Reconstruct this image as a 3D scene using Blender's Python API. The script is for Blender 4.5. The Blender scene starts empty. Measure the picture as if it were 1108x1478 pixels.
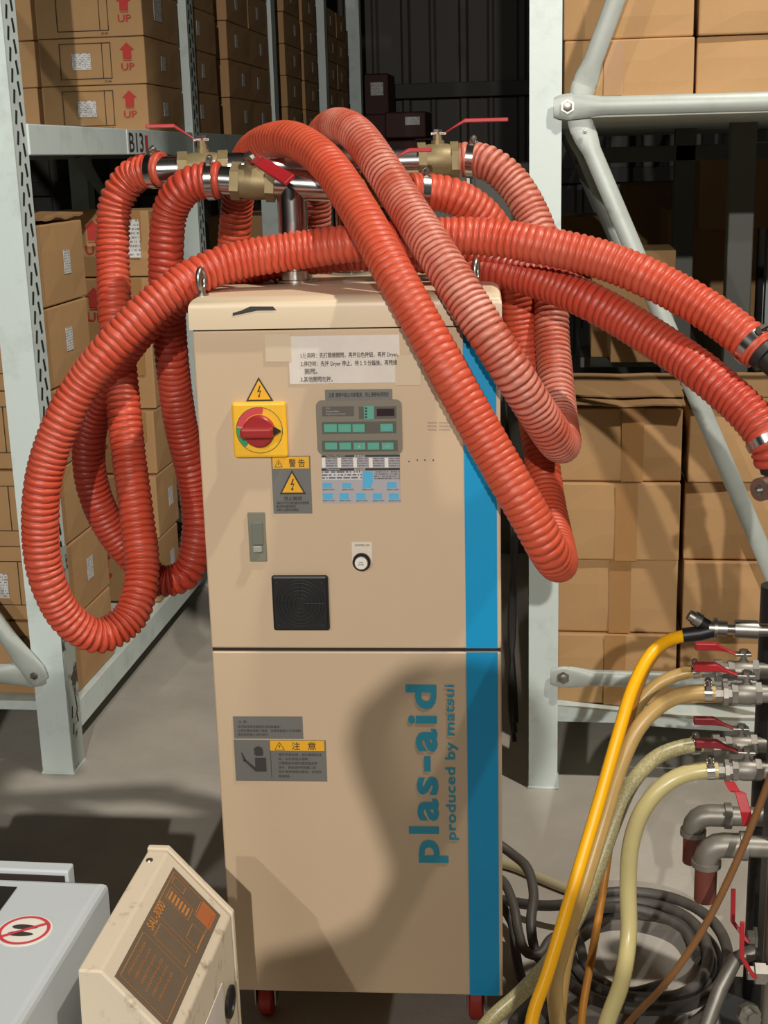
import bpy, bmesh, math, random
from math import sin, cos, pi, atan2, sqrt, floor as fl
from mathutils import Vector, Matrix, noise
random.seed(7)
scene = bpy.context.scene
C = scene.collection
V = Vector

# ------------------------------------------------------------------ camera
F_PX, PITCH, ROLL, YAW, H = 1970.0, .2548, -.0266, .1293, 1.59
FW = V((-sin(YAW)*cos(PITCH), cos(YAW)*cos(PITCH), -sin(PITCH)))
_r = V((cos(YAW), sin(YAW), 0)); _u = _r.cross(FW)
RT = cos(ROLL)*_r + sin(ROLL)*_u
UP = -sin(ROLL)*_r + cos(ROLL)*_u
EYE = V((0, 0, H))
cd = bpy.data.cameras.new('camera'); cam = bpy.data.objects.new('camera', cd); C.objects.link(cam)
cd.sensor_fit = 'HORIZONTAL'; cd.sensor_width = 36; cd.lens = 36*F_PX/1108; cd.clip_start = .05; cd.clip_end = 60
M = Matrix.Identity(4)
for i in range(3):
    M[i][0] = RT[i]; M[i][1] = UP[i]; M[i][2] = -FW[i]; M[i][3] = EYE[i]
cam.matrix_world = M
scene.camera = cam

# ------------------------------------------------------------------ world, lamps, exposure
w = bpy.data.worlds.new('world'); scene.world = w; w.use_nodes = True
w.node_tree.nodes['Background'].inputs[0].default_value = (.9, .95, 1, 1)
w.node_tree.nodes['Background'].inputs[1].default_value = .01
def lamp(name, loc, target, power, radius, col, angle=None, blend=.5):
    l = bpy.data.lights.new(name, 'SPOT' if angle else 'POINT')
    l.energy = power; l.shadow_soft_size = radius; l.color = col
    if angle: l.spot_size = angle; l.spot_blend = blend
    o = bpy.data.objects.new(name, l); C.objects.link(o); o.location = loc
    o.rotation_euler = (V(target)-V(loc)).to_track_quat('-Z', 'Y').to_euler()
    return o
lamp('bay_lamp', (.30, -4.0, 3.2), (-.3, 2.6, .9), 1050, .032, (1, .94, .86), 1.4, .6)
lamp('bay_lamp', (-1.9, -2.6, 3.3), (.5, 3.4, 1.2), 270, .035, (1, .96, .9), 1.1, .6)
lamp('aisle_lamp', (1.5, 1.6, 4.6), (-.6, 3.1, .3), 580, .06, (1, .93, .82), 1.0, .6)
vs = scene.view_settings
vs.view_transform = 'Standard'; vs.look = 'None'; vs.gamma = 1; vs.use_curve_mapping = False; vs.exposure = -0.18

# ------------------------------------------------------------------ helpers
def ray(px, py): return FW + RT*((px-554)/F_PX) - UP*((py-739)/F_PX)
def at(px, py, Y): d = ray(px, py); return EYE + d*(Y/d.y)
def atz(px, py, z): d = ray(px, py); return EYE + d*((z-H)/d.z)
def atx(px, py, x): d = ray(px, py); return EYE + d*(x/d.x)
def lin(c): return tuple((x/12.92 if x <= .04045 else ((x+.055)/1.055)**2.4) for x in (v/255 for v in c))

MATS = {}
def mat(name, col, rough=.5, metal=0., nscale=0, namt=0., col2=None, bump=0., bscale=None, spec=.5, coord='Object', thresh=(.35, .75)):
    if name in MATS: return MATS[name]
    m = bpy.data.materials.new(name); m.use_nodes = True
    nt = m.node_tree; b = nt.nodes['Principled BSDF']
    c1 = lin(col)
    b.inputs['Base Color'].default_value = (*c1, 1)
    b.inputs['Roughness'].default_value = rough; b.inputs['Metallic'].default_value = metal
    b.inputs['Specular IOR Level'].default_value = spec
    if nscale:
        tc = nt.nodes.new('ShaderNodeTexCoord')
        n = nt.nodes.new('ShaderNodeTexNoise'); n.inputs['Scale'].default_value = nscale; n.inputs['Detail'].default_value = 6
        n.inputs['Roughness'].default_value = .65
        nt.links.new(tc.outputs[coord], n.inputs['Vector'])
        r = nt.nodes.new('ShaderNodeMapRange'); r.inputs[1].default_value = thresh[0]; r.inputs[2].default_value = thresh[1]
        nt.links.new(n.outputs['Fac'], r.inputs[0])
        mx = nt.nodes.new('ShaderNodeMix'); mx.data_type = 'RGBA'
        c2 = lin(col2) if col2 else tuple(x*.6 for x in c1)
        mx.inputs[6].default_value = (*c1, 1); mx.inputs[7].default_value = (*[a+(q-a)*namt for a, q in zip(c1, c2)], 1)
        nt.links.new(r.outputs[0], mx.inputs[0]); nt.links.new(mx.outputs[2], b.inputs['Base Color'])
        if bump:
            bp = nt.nodes.new('ShaderNodeBump'); bp.inputs['Strength'].default_value = bump; bp.inputs['Distance'].default_value = .003
            n2 = nt.nodes.new('ShaderNodeTexNoise'); n2.inputs['Scale'].default_value = bscale or nscale*3; n2.inputs['Detail'].default_value = 4
            nt.links.new(tc.outputs[coord], n2.inputs['Vector'])
            nt.links.new(n2.outputs['Fac'], bp.inputs['Height']); nt.links.new(bp.outputs['Normal'], b.inputs['Normal'])
    MATS[name] = m
    return m
def print_mat(name, paper, ink, sx, sz, thr=.5, rough=.5):
    """small print: rows of ink marks on paper, in object space"""
    if name in MATS: return MATS[name]
    m = mat(name, paper, rough); nt = m.node_tree; b = nt.nodes['Principled BSDF']
    tc = nt.nodes.new('ShaderNodeTexCoord'); mp = nt.nodes.new('ShaderNodeMapping'); mp.inputs['Rotation'].default_value = (pi/2, 0, 0)
    nt.links.new(tc.outputs['Generated'], mp.inputs[0])
    sep = nt.nodes.new('ShaderNodeSeparateXYZ'); nt.links.new(tc.outputs['Generated'], sep.inputs[0])
    ad = nt.nodes.new('ShaderNodeMath'); ad.operation = 'ADD'; nt.links.new(sep.outputs[0], ad.inputs[0]); nt.links.new(sep.outputs[1], ad.inputs[1])
    def mth(op, a, v):
        q = nt.nodes.new('ShaderNodeMath'); q.operation = op; nt.links.new(a, q.inputs[0])
        if v is not None: q.inputs[1].default_value = v
        return q.outputs[0]
    zz = mth('MULTIPLY', sep.outputs[2], sz); row = mth('FLOOR', zz, None); fr = mth('FRACT', zz, None)
    cmb = nt.nodes.new('ShaderNodeCombineXYZ'); nt.links.new(mth('FLOOR', mth('MULTIPLY', ad.outputs[0], sx), None), cmb.inputs[0]); nt.links.new(row, cmb.inputs[1])
    wn = nt.nodes.new('ShaderNodeTexWhiteNoise'); nt.links.new(cmb.outputs[0], wn.inputs['Vector'])
    a = mth('GREATER_THAN', fr, .5); c = mth('GREATER_THAN', wn.outputs['Value'], thr)
    mu = nt.nodes.new('ShaderNodeMath'); mu.operation = 'MULTIPLY'; nt.links.new(a, mu.inputs[0]); nt.links.new(c, mu.inputs[1])
    mx = nt.nodes.new('ShaderNodeMix'); mx.data_type = 'RGBA'; mx.inputs[6].default_value = (*lin(paper), 1); mx.inputs[7].default_value = (*lin(ink), 1)
    nt.links.new(mu.outputs[0], mx.inputs[0]); nt.links.new(mx.outputs[2], b.inputs['Base Color'])
    return m

def obj(name, me, m=None, parent=None, loc=None, rot=None):
    o = bpy.data.objects.new(name, me); C.objects.link(o)
    if m is not None and me is not None and len(me.materials) == 0: me.materials.append(m)
    if parent is not None: o.parent = parent
    if loc is not None: o.location = loc
    if rot is not None: o.rotation_euler = rot
    return o
def tag(o, label, cat=None, group=None, kind=None):
    o['label'] = label
    if cat: o['category'] = cat
    if group: o['group'] = group
    if kind: o['kind'] = kind
    return o
def thing(name, label, cat, loc=(0, 0, 0), rz=0, group=None, kind=None):
    o = bpy.data.objects.new(name, None); C.objects.link(o); o.location = loc; o.rotation_euler = (0, 0, rz)
    o.empty_display_size = .05
    return tag(o, label, cat, group, kind)
def from_bm(bm, smooth=False):
    bmesh.ops.recalc_face_normals(bm, faces=bm.faces)
    me = bpy.data.meshes.new('m'); bm.to_mesh(me); bm.free()
    if smooth:
        for p in me.polygons: p.use_smooth = True
    return me
def bevel(bm, wd, seg=2, edges=None):
    if wd > 0: bmesh.ops.bevel(bm, geom=list(edges if edges is not None else bm.edges), offset=wd, segments=seg, profile=.5, affect='EDGES')
def add_box(bm, lo, hi, mtx=None):
    x0, y0, z0 = lo; x1, y1, z1 = hi
    v = [bm.verts.new(p) for p in ((x0,y0,z0),(x1,y0,z0),(x1,y1,z0),(x0,y1,z0),(x0,y0,z1),(x1,y0,z1),(x1,y1,z1),(x0,y1,z1))]
    for f in ((0,3,2,1),(4,5,6,7),(0,1,5,4),(1,2,6,5),(2,3,7,6),(3,0,4,7)): bm.faces.new([v[i] for i in f])
    if mtx is not None: bmesh.ops.transform(bm, matrix=mtx, verts=v)
    return v
def boxm(lo, hi, bev=0, seg=2, smooth=False):
    bm = bmesh.new(); add_box(bm, lo, hi); bevel(bm, bev, seg); return from_bm(bm, smooth)
def add_sweep(bm, pts, rad, seg=12, cap=True, radf=None):
    """round tube along pts; rad number or list"""
    n = len(pts); pts = [V(p) for p in pts]
    R = rad if isinstance(rad, (list, tuple)) else [rad]*n
    T = []
    for i in range(n):
        t = pts[min(i+1, n-1)]-pts[max(i-1, 0)]
        T.append(t.normalized() if t.length > 1e-9 else V((0, 0, 1)))
    a = T[0].orthogonal().normalized(); rings = []
    for i in range(n):
        a = (a - T[i]*a.dot(T[i])).normalized(); b = T[i].cross(a)
        rings.append([bm.verts.new(pts[i]+(a*cos(2*pi*k/seg)+b*sin(2*pi*k/seg))*R[i]) for k in range(seg)])
    for i in range(n-1):
        for k in range(seg):
            bm.faces.new((rings[i][k], rings[i][(k+1) % seg], rings[i+1][(k+1) % seg], rings[i+1][k]))
    if cap:
        bm.faces.new(rings[0][::-1]); bm.faces.new(rings[-1])
    return rings
def sweepm(pts, rad, seg=12, smooth=True):
    bm = bmesh.new(); add_sweep(bm, pts, rad, seg); me = from_bm(bm, smooth)
    sharp(me); return me
def sharp(me, ang=.9):
    try: me.set_sharp_from_angle(angle=ang)
    except Exception: pass
def add_lathe(bm, origin, axis, prof, seg=20, phase=0):
    """prof: list of (dist along axis, radius)"""
    ax = V(axis).normalized(); a = ax.orthogonal().normalized()
    if abs(ax.z) < .9: a = (V((0, 0, 1)) - ax*ax.z).normalized()
    b = ax.cross(a); rings = []
    for d, r in prof:
        rings.append([bm.verts.new(V(origin)+ax*d+(a*cos(2*pi*k/seg+phase)+b*sin(2*pi*k/seg+phase))*max(r, 1e-4)) for k in range(seg)])
    for i in range(len(rings)-1):
        for k in range(seg):
            bm.faces.new((rings[i][k], rings[i][(k+1) % seg], rings[i+1][(k+1) % seg], rings[i+1][k]))
    bm.faces.new(rings[0][::-1]); bm.faces.new(rings[-1])
def lathem(origin, axis, prof, seg=20, smooth=True, phase=0):
    bm = bmesh.new(); add_lathe(bm, origin, axis, prof, seg, phase); me = from_bm(bm, smooth); sharp(me, .6); return me
def smooth_path(pts, step=.01):
    """Catmull-Rom (centripetal-ish) through pts resampled at even steps"""
    P = [V(p) for p in pts]; P = [P[0]*2-P[1]]+P+[P[-1]*2-P[-2]]
    out = []
    for i in range(1, len(P)-2):
        p0, p1, p2, p3 = P[i-1:i+3]
        t0 = 0; t1 = t0+max((p1-p0).length, 1e-6)**.5; t2 = t1+max((p2-p1).length, 1e-6)**.5; t3 = t2+max((p3-p2).length, 1e-6)**.5
        for k in range(24):
            t = t1+(t2-t1)*k/24
            A1 = p0*((t1-t)/(t1-t0))+p1*((t-t0)/(t1-t0)); A2 = p1*((t2-t)/(t2-t1))+p2*((t-t1)/(t2-t1)); A3 = p2*((t3-t)/(t3-t2))+p3*((t-t2)/(t3-t2))
            B1 = A1*((t2-t)/(t2-t0))+A2*((t-t0)/(t2-t0)); B2 = A2*((t3-t)/(t3-t1))+A3*((t-t1)/(t3-t1))
            out.append(B1*((t2-t)/(t2-t1))+B2*((t-t1)/(t2-t1)))
    out.append(P[-2])
    for _ in range(14):
        out = [out[0]]+[(out[i-1]+out[i]*2+out[i+1])/4 for i in range(1, len(out)-1)]+[out[-1]]
    res = [out[0]]; need = step; acc = 0
    for i in range(1, len(out)):
        a, b = out[i-1], out[i]; L = (b-a).length
        while acc+L >= need and L > 0:
            t = (need-acc)/L; res.append(a.lerp(b, t)); need += step
        acc += L
    return res
_tc = {}
def text_mesh(s, offset=0.0, sp=1.0):
    k = (s, offset, sp)
    if k not in _tc:
        cu = bpy.data.curves.new('t', 'FONT'); cu.body = s; cu.offset = offset; cu.resolution_u = 3; cu.size = 1; cu.space_character = sp
        o = bpy.data.objects.new('t', cu); C.objects.link(o)
        dg = bpy.context.evaluated_depsgraph_get()
        me = bpy.data.meshes.new_from_object(o.evaluated_get(dg))
        bpy.data.objects.remove(o); bpy.data.curves.remove(cu)
        _tc[k] = [v.co.copy() for v in me.vertices], [tuple(p.vertices) for p in me.polygons]
        bpy.data.meshes.remove(me)
    return _tc[k]
def text_into(bm, s, c, ux, uy, w=None, h=None, offset=0., sp=1.0):
    """text with its box centred at c, reading along ux, up along uy; fitted to width w and/or height h"""
    vs_, fs = text_mesh(s, offset, sp)
    if not vs_: return
    x0 = min(v.x for v in vs_); x1 = max(v.x for v in vs_); y0 = min(v.y for v in vs_); y1 = max(v.y for v in vs_)
    sx = w/(x1-x0) if w else None; sy = h/(y1-y0) if h else None
    sx = sx or sy; sy = sy or sx
    ux = V(ux); uy = V(uy); c = V(c)
    nv = [bm.verts.new(c+ux*((v.x-(x0+x1)/2)*sx)+uy*((v.y-(y0+y1)/2)*sy)) for v in vs_]
    for f in fs:
        try: bm.faces.new([nv[i] for i in f])
        except ValueError: pass
def flat_bm(bm):
    me = bpy.data.meshes.new('m'); bm.to_mesh(me); bm.free(); return me
def poly_into(bm, pts): return bm.faces.new([bm.verts.new(p) for p in pts])

# ------------------------------------------------------------------ materials
m_floor = mat('concrete', (196, 190, 180), .75, 0, 1.7, .6, (138, 130, 120), .25, 60)
m_wall = mat('dark_corrugated_steel', (96, 92, 86), .6, 0, 2, .4)
m_girt = mat('girt_steel', (70, 68, 64), .6)
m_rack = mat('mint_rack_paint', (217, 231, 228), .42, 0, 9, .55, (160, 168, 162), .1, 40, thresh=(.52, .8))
m_brace = mat('grey_brace_paint', (186, 194, 188), .45, .15, 12, .4, (150, 150, 140), .1, 40, thresh=(.5, .8))
m_frack = mat('shade_darkened_rack_paint', (104, 106, 100), .5)  # far rack colour darkened to stand in for shade under the right shelf
m_rackchip = mat('chipped_rack_paint', (176, 186, 180), .5, 0, 14, 1, (74, 62, 52), .1, 40, thresh=(.56, .6))
m_slot = mat('slot_dark', (28, 28, 26), .8)
m_card = mat('cardboard', (190, 150, 104), .8, 0, 5, .35, (168, 130, 86), .12, 90)
m_card2 = mat('cardboard_dull', (188, 148, 100), .8, 0, 5, .3, (166, 128, 84), .12, 90)
m_cardin = mat('cardboard_edge', (160, 124, 84), .85)
m_tape = mat('packing_tape', (178, 134, 86), .34, 0, 12, .3, spec=.3)
m_label = print_mat('printed_label', (226, 226, 224), (150, 150, 152), 22, 9, .45)
m_red_print = mat('red_print', (196, 62, 56), .8)
m_black_print = mat('black_print', (62, 50, 40), .8)
m_ivory = mat('ivory_paint', (206, 182, 152), .38, 0, 3, .25, (192, 168, 138), .03, 200)
m_ivory2 = mat('ivory_lid_paint', (222, 202, 172), .38, 0, 3, .25, (206, 184, 152), .03, 200)
m_blue = mat('blue_stripe', (0, 150, 205), .4, 0, 4, .2)
m_logo = mat('blue_logo', (40, 150, 180), .5)
m_gap = mat('dark_gap', (46, 32, 28), .8)
m_steel = mat('stainless', (214, 212, 208), .22, 1, 20, .15)
m_zinc = mat('zinc', (170, 168, 162), .38, 1, 30, .3)
m_brass = mat('dirty_brass', (150, 134, 98), .5, .4, 25, .5, (108, 94, 62), .1)
m_redh = mat('red_handle', (178, 36, 44), .4, 0, 20, .4, (120, 24, 30))
m_black = mat('black_plastic', (22, 22, 24), .45)
m_rubber = mat('black_rubber', (34, 33, 32), .55)
m_grey = mat('grey_plate', (128, 128, 124), .38, .3, 6, .25, (100, 100, 98))
m_yellow = mat('yellow_plastic', (246, 190, 44), .4)
m_yell = mat('yellow_print', (240, 178, 30), .5)
m_white = mat('white_plastic', (236, 232, 222), .4)
m_paper = mat('note_paper', (226, 216, 206), .55, 0, 14, .3)
m_ink = mat('ink', (58, 54, 52), .7)
m_film = mat('clear_tape', (214, 196, 168), .18)
m_pgrey = mat('panel_grey', (128, 120, 106), .45)
m_pdark = mat('panel_dark', (92, 88, 80), .45)
m_teal = mat('teal_button', (92, 166, 146), .45)
m_disp = mat('dark_display', (52, 38, 44), .25)
m_sky = mat('light_blue_print', (84, 178, 222), .5)
m_lgrey = mat('light_grey_print', (176, 172, 176), .5)
m_redk = mat('red_knob', (160, 36, 38), .38)
m_green = mat('green_print', (30, 150, 100), .5)
m_pink = mat('pink_print', (206, 66, 78), .5)
m_gmach = mat('grey_blue_paint', (196, 204, 208), .42, 0, 5, .2, (172, 180, 184), .03)
m_cream = mat('dirty_cream_paint', (220, 206, 182), .55, 0, 22, .8, (140, 112, 84), .05, thresh=(.58, .7))
m_brown = mat('brown_panel', (112, 96, 78), .5, 0, 12, .4, (88, 76, 62))
m_orange_print = mat('orange_print', (196, 128, 62), .6)
m_rustred = mat('rust_red_hose', (112, 56, 46), .6, 0, 20, .5)
m_iron = mat('galvanised_iron', (142, 138, 130), .45, .5, 22, .5, (96, 92, 84))
m_darkiron = mat('dark_iron', (62, 64, 66), .5, .3, 20, .4)
m_yhose = mat('yellow_hose', (255, 186, 14), .38, 0, 6, .2)
m_ohose = mat('orange_hose', (206, 140, 50), .42, 0, 12, .6, (140, 92, 40))
m_tan = mat('tan_hose', (190, 158, 98), .35, 0, 12, .35, (150, 120, 66))
m_clear = mat('clear_hose', (198, 186, 132), .3, 0, 10, .3, (170, 156, 98))
m_rusty = mat('rusty_hose', (134, 92, 52), .5, 0, 20, .5)
m_cable = mat('grey_cable', (84, 80, 76), .5, 0, 12, .35)
m_darkred = mat('dark_red_crate', (66, 20, 18), .6)
m_cab = mat('grey_cabinet', (112, 112, 106), .5)

def hose_mat(name, base, groove, dust, dustamt, rough=.42, gr=(.05, .6), crest=None):
    m = mat(name, base, rough); nt = m.node_tree; b = nt.nodes['Principled BSDF']
    at_ = nt.nodes.new('ShaderNodeAttribute'); at_.attribute_name = 'rib'
    tc = nt.nodes.new('ShaderNodeTexCoord'); n = nt.nodes.new('ShaderNodeTexNoise'); n.inputs['Scale'].default_value = 9; n.inputs['Detail'].default_value = 6
    nt.links.new(tc.outputs['Object'], n.inputs[0])
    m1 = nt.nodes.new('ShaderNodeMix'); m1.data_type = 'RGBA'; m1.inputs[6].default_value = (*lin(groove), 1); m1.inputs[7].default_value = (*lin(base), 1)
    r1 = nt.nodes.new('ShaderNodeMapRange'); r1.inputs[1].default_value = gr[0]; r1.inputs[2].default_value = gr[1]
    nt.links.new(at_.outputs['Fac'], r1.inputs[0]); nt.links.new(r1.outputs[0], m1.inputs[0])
    m2 = nt.nodes.new('ShaderNodeMix'); m2.data_type = 'RGBA'; m2.inputs[7].default_value = (*lin(dust), 1)
    r2 = nt.nodes.new('ShaderNodeMapRange'); r2.inputs[1].default_value = .4; r2.inputs[2].default_value = .68; r2.inputs[4].default_value = dustamt
    nt.links.new(n.outputs['Fac'], r2.inputs[0])
    if crest:   # pale rubbed dust on the crests only
        r3 = nt.nodes.new('ShaderNodeMapRange'); r3.inputs[1].default_value = .55; r3.inputs[2].default_value = .98
        nt.links.new(at_.outputs['Fac'], r3.inputs[0]); mu = nt.nodes.new('ShaderNodeMath'); mu.operation = 'MULTIPLY'
        nt.links.new(r2.outputs[0], mu.inputs[0]); nt.links.new(r3.outputs[0], mu.inputs[1]); fac2 = mu.outputs[0]
    else: fac2 = r2.outputs[0]
    nt.links.new(m1.outputs[2], m2.inputs[6]); nt.links.new(fac2, m2.inputs[0]); nt.links.new(m2.outputs[2], b.inputs['Base Color'])
    n2 = nt.nodes.new('ShaderNodeTexNoise'); n2.inputs['Scale'].default_value = 120
    nt.links.new(tc.outputs['Object'], n2.inputs[0])
    bp = nt.nodes.new('ShaderNodeBump'); bp.inputs['Strength'].default_value = .2; bp.inputs['Distance'].default_value = .002
    nt.links.new(n2.outputs['Fac'], bp.inputs['Height']); nt.links.new(bp.outputs['Normal'], b.inputs['Normal'])
    return m
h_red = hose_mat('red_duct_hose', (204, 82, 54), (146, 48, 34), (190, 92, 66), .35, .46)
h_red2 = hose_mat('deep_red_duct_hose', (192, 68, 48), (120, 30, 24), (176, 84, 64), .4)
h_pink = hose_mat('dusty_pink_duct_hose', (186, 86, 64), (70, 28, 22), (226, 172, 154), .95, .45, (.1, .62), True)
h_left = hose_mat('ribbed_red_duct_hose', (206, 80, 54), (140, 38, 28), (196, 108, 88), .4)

# ------------------------------------------------------------------ setting
def struct(name, me, m, label):
    return tag(obj(name, me, m), label, kind='structure')
bm = bmesh.new(); add_box(bm, (-7, -6, -.1), (7, 12, 0)); struct('floor', from_bm(bm), m_floor, 'dusty grey concrete warehouse floor')
wb = struct('wall_back', boxm((-7, 11.15, 0), (7, 11.3, 7), 0), m_wall, 'dark corrugated steel wall at the far end')
pan = bmesh.new()
prof = [(0, 0), (.03, 0), (.05, -.035), (.09, -.035), (.11, 0), (.25, 0), (.27, -.02), (.29, -.02), (.31, 0), (.45, 0)]
for a, b in zip(prof, prof[1:]): poly_into(pan, ((a[0], a[1], 0), (b[0], b[1], 0), (b[0], b[1], 7), (a[0], a[1], 7)))
panm = flat_bm(pan)
for i in range(14): obj('wall_panel', panm, m_wall, wb, (-4.4+i*.45, 11.14, 0))
for z in (1.35, 2.02, 3.0): obj('girt', boxm((-4.4, 11.0, z), (1.9, 11.09, z+.11), .004), m_girt, wb)
struct('wall_left', boxm((-7.15, -6, 0), (-7, 11.3, 7)), m_wall, 'dark steel side wall beyond the left rack')
struct('wall_right', boxm((7, -6, 0), (7.15, 11.3, 7)), m_wall, 'dark steel side wall beyond the right rack')
struct('ceiling', boxm((-7, -6, 7), (7, 11.3, 7.15)), m_wall, 'dark steel warehouse roof')

# ------------------------------------------------------------------ racks
def brace(a, b, r=.024, flat=(0, 1, 0), ends=.1, m=m_brace, name='brace', parent=None):
    """round tube with flattened, bolted ends between a and b; flat = direction of the thin axis at the ends"""
    a = V(a); b = V(b); L = (b-a).length; t = (b-a)/L; n = V(flat); n = (n-t*n.dot(t)).normalized(); s = t.cross(n)
    bm = bmesh.new(); rings = []
    st = [0, .012, .03, .045, ends*.6, ends, ends*1.5]; ds = st+[L-x for x in st[::-1]]
    for d in ds:
        q = min(d, L-d); k = min(1, max(0, (q-.045)/(ends*1.2)))
        k = k*k*(3-2*k); wn = r*(.22+.78*k); ws = r*(1.5-.5*k)
        if q < .02: ws *= .72 if q < .006 else .9
        c = a+t*d-n*(r*.6*(1-k))*0
        rings.append([bm.verts.new(c+n*cos(2*pi*j/16)*wn+s*sin(2*pi*j/16)*ws) for j in range(16)])
    for i in range(len(rings)-1):
        for j in range(16): bm.faces.new((rings[i][j], rings[i][(j+1) % 16], rings[i+1][(j+1) % 16], rings[i+1][j]))
    bm.faces.new(rings[0][::-1]); bm.faces.new(rings[-1])
    me = from_bm(bm, True); sharp(me, 1.2)
    o = obj(name, me, m, parent)
    return o
def bolt(p, n, r=.011, parent=None, m=m_zinc):
    return obj('bolt', lathem(p, n, [(0, r*1.5), (.002, r*1.5), (.002, r), (.008, r), (.009, r*.7)], 6, False), m, parent)
def post(x0, x1, y0, y1, h, parent, lean=0., m=m_rack, slots=None, open_side=1):
    bm = bmesh.new(); t = .004
    # channel section: front, side, back web with lips
    if open_side:
        add_box(bm, (x0, y0, 0), (x1, y0+t*1.5, h)); add_box(bm, (x0, y1-t, 0), (x1, y1, h))
        if open_side > 0: add_box(bm, (x1-t, y0+t, 0), (x1, y1-t, h)); add_box(bm, (x0, y0+t, 0), (x0+t, y0+.02, h))
        else: add_box(bm, (x0, y0+t, 0), (x0+t, y1-t, h)); add_box(bm, (x1-t, y0+t, 0), (x1, y0+.02, h))
    if lean: bmesh.ops.transform(bm, matrix=Matrix.Shear('XY', 4, (lean, 0)), verts=bm.verts)
    return obj('post', from_bm(bm), m, parent)

# left rack: aisle plane at x = -1.29
LX = -1.285
lr = thing('pallet_rack', 'pale mint steel pallet rack at the left, running back with stacked cartons', 'rack', (0, 0, 0))
LPY = [3.27, 4.93, 6.42, 7.9, 9.3]
slot_me = boxm((-.0015, -.004, -.016), (.0015, .004, .016))
for i, y in enumerate(LPY):
    p = post(LX-.085, LX, y-.02, y+.07, 3.6, lr, lean=-.004 if i == 0 else 0)
    foot = obj('foot_plate', boxm((LX-.088, y-.023, 0), (LX+.003, y+.073, .006), .001), m_rack, p)
    if i < 2:
        for k in range(48):
            z = .12+k*.048
            if z > 2.3: break
            for q in (0, 1):
                obj('slot', slot_me, m_slot, p, (LX+.0005-(.004*z if i == 0 else 0), y+.008+q*.034, z+q*.02), (.25 if q else -.25, 0, 0))
    pb = post(LX-1.0, LX-.915, y-.02, y+.07, 3.6, lr)
# chipped paint edge strips on the first post
obj('worn_edge', boxm((LX+.0002, 3.252, 0), (LX+.0012, 3.338, .62)), m_rackchip, lr)
for i in range(4):
    y0, y1 = LPY[i]+.07, LPY[i+1]-.02
    for z0, z1, nm in ((1.615, 1.69, 'beam'), (.095, .175, 'beam'), (2.9, 2.98, 'beam')):
        obj(nm, boxm((LX-.05, y0, z0), (LX-.002, y1, z1), .003), m_rack, lr)
        obj(nm, boxm((LX-.998, y0, z0), (LX-.95, y1, z1), .003), m_rack, lr)
        pl = 5
        for k in range(pl):
            a = y0+(y1-y0)*k/pl; b = y0+(y1-y0)*(k+1)/pl-.004
            obj('deck_panel', boxm((LX-.95, a, z1-.03), (LX-.05, b, z1-.004)), m_rack, lr)
for i, y in enumerate(LPY):
    yb = y-.03
    for z in (.29, 1.66, 2.9):
        brace((LX-.05, yb, z), (LX-.95, yb, z), .024, parent=lr, name='cross_brace')
    brace((LX-.06, yb-.004, .27), (LX-.94, yb-.004, 1.62), .022, parent=lr, name='diagonal_brace')
    brace((LX-.06, yb-.004, 1.70), (LX-.94, yb-.004, 2.88), .022, parent=lr, name='diagonal_brace')
    bolt((LX-.075, yb-.006, .29), (0, -1, 0), parent=lr)
# B13 mark
bm = bmesh.new()
c = atx(199, 205, LX+.0015)
bmk = obj('bay_label', boxm((LX-.002, c.y-.10, 1.617), (LX+.0006, c.y+.14, 1.688)), mat('bay_label_white', (212, 222, 222), .4), lr)
text_into(bm, 'B13', (LX+.0016, c.y-.015, 1.651), (0, 1, 0), (0, 0, 1), .145, .058, offset=.012); obj('lettering', flat_bm(bm), m_ink, bmk)
bm = bmesh.new(); text_into(bm, '1', (LX+.0016, c.y+.092, 1.648), (0, 1, 0), (0, 0, 1), .03, .05, offset=.012); obj('lettering', flat_bm(bm), m_red_print, bmk)

# right rack end frame: post at px 763..812
RX, RY = -.065, 3.27
rr = thing('pallet_rack', 'pale mint steel pallet rack at the right with braced end frame and brown cartons', 'rack')
RPY = [3.27, 4.85, 6.4, 7.9]
for i, y in enumerate(RPY):
    p = post(RX, RX+.073, y-.02, y+.07, 3.6, rr, open_side=-1)
    obj('foot_plate', boxm((RX-.003, y-.023, 0), (RX+.076, y+.073, .006), .001), m_rack, p)
    if i == 0:
        for k in range(44):
            z = .1+k*.048
            for q in (0, 1): obj('slot', slot_me, m_slot, p, (RX-.0005, y+.008+q*.034, z+q*.02), (.25 if q else -.25, 0, 0))
    post(RX+1.0, RX+1.073, y-.02, y+.07, 3.6, rr, open_side=1)
    yb = y-.034
    for z in (1.688, .315):
        brace((RX+.055, yb, z), (RX+1.02, yb, z-.004), .019, parent=rr, name='cross_brace', ends=.07)
        bolt((RX+.086, yb-.006, z), (0, -1, 0), parent=rr)
    brace((RX+.105, yb+.012, 1.672), (RX+.70, yb+.012, .33), .0185, parent=rr, name='diagonal_brace', ends=.06)
    brace((RX+.11, yb+.012, 1.70), (RX+.6, yb+.012, 3.0), .0185, parent=rr, name='diagonal_brace', ends=.06)
    bolt((RX+.125, yb-.004, 1.635), (0, -1, 0), .004, parent=rr)
for i in range(3):
    y0, y1 = RPY[i]+.07, RPY[i+1]-.02
    for z0, z1 in ((1.61, 1.69), (.12, .175)):
        for xa in (RX+.002, RX+.97): obj('beam', boxm((xa, y0, z0), (xa+.045, y1, z1), .003), m_rack, rr)
        for k in range(6):
            a = y0+(y1-y0)*k/6; b = y0+(y1-y0)*(k+1)/6-.005
            obj('deck_panel', boxm((RX+.048, a, z1-.025), (RX+.97, b, z1-.004)), m_rack, rr)
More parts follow.
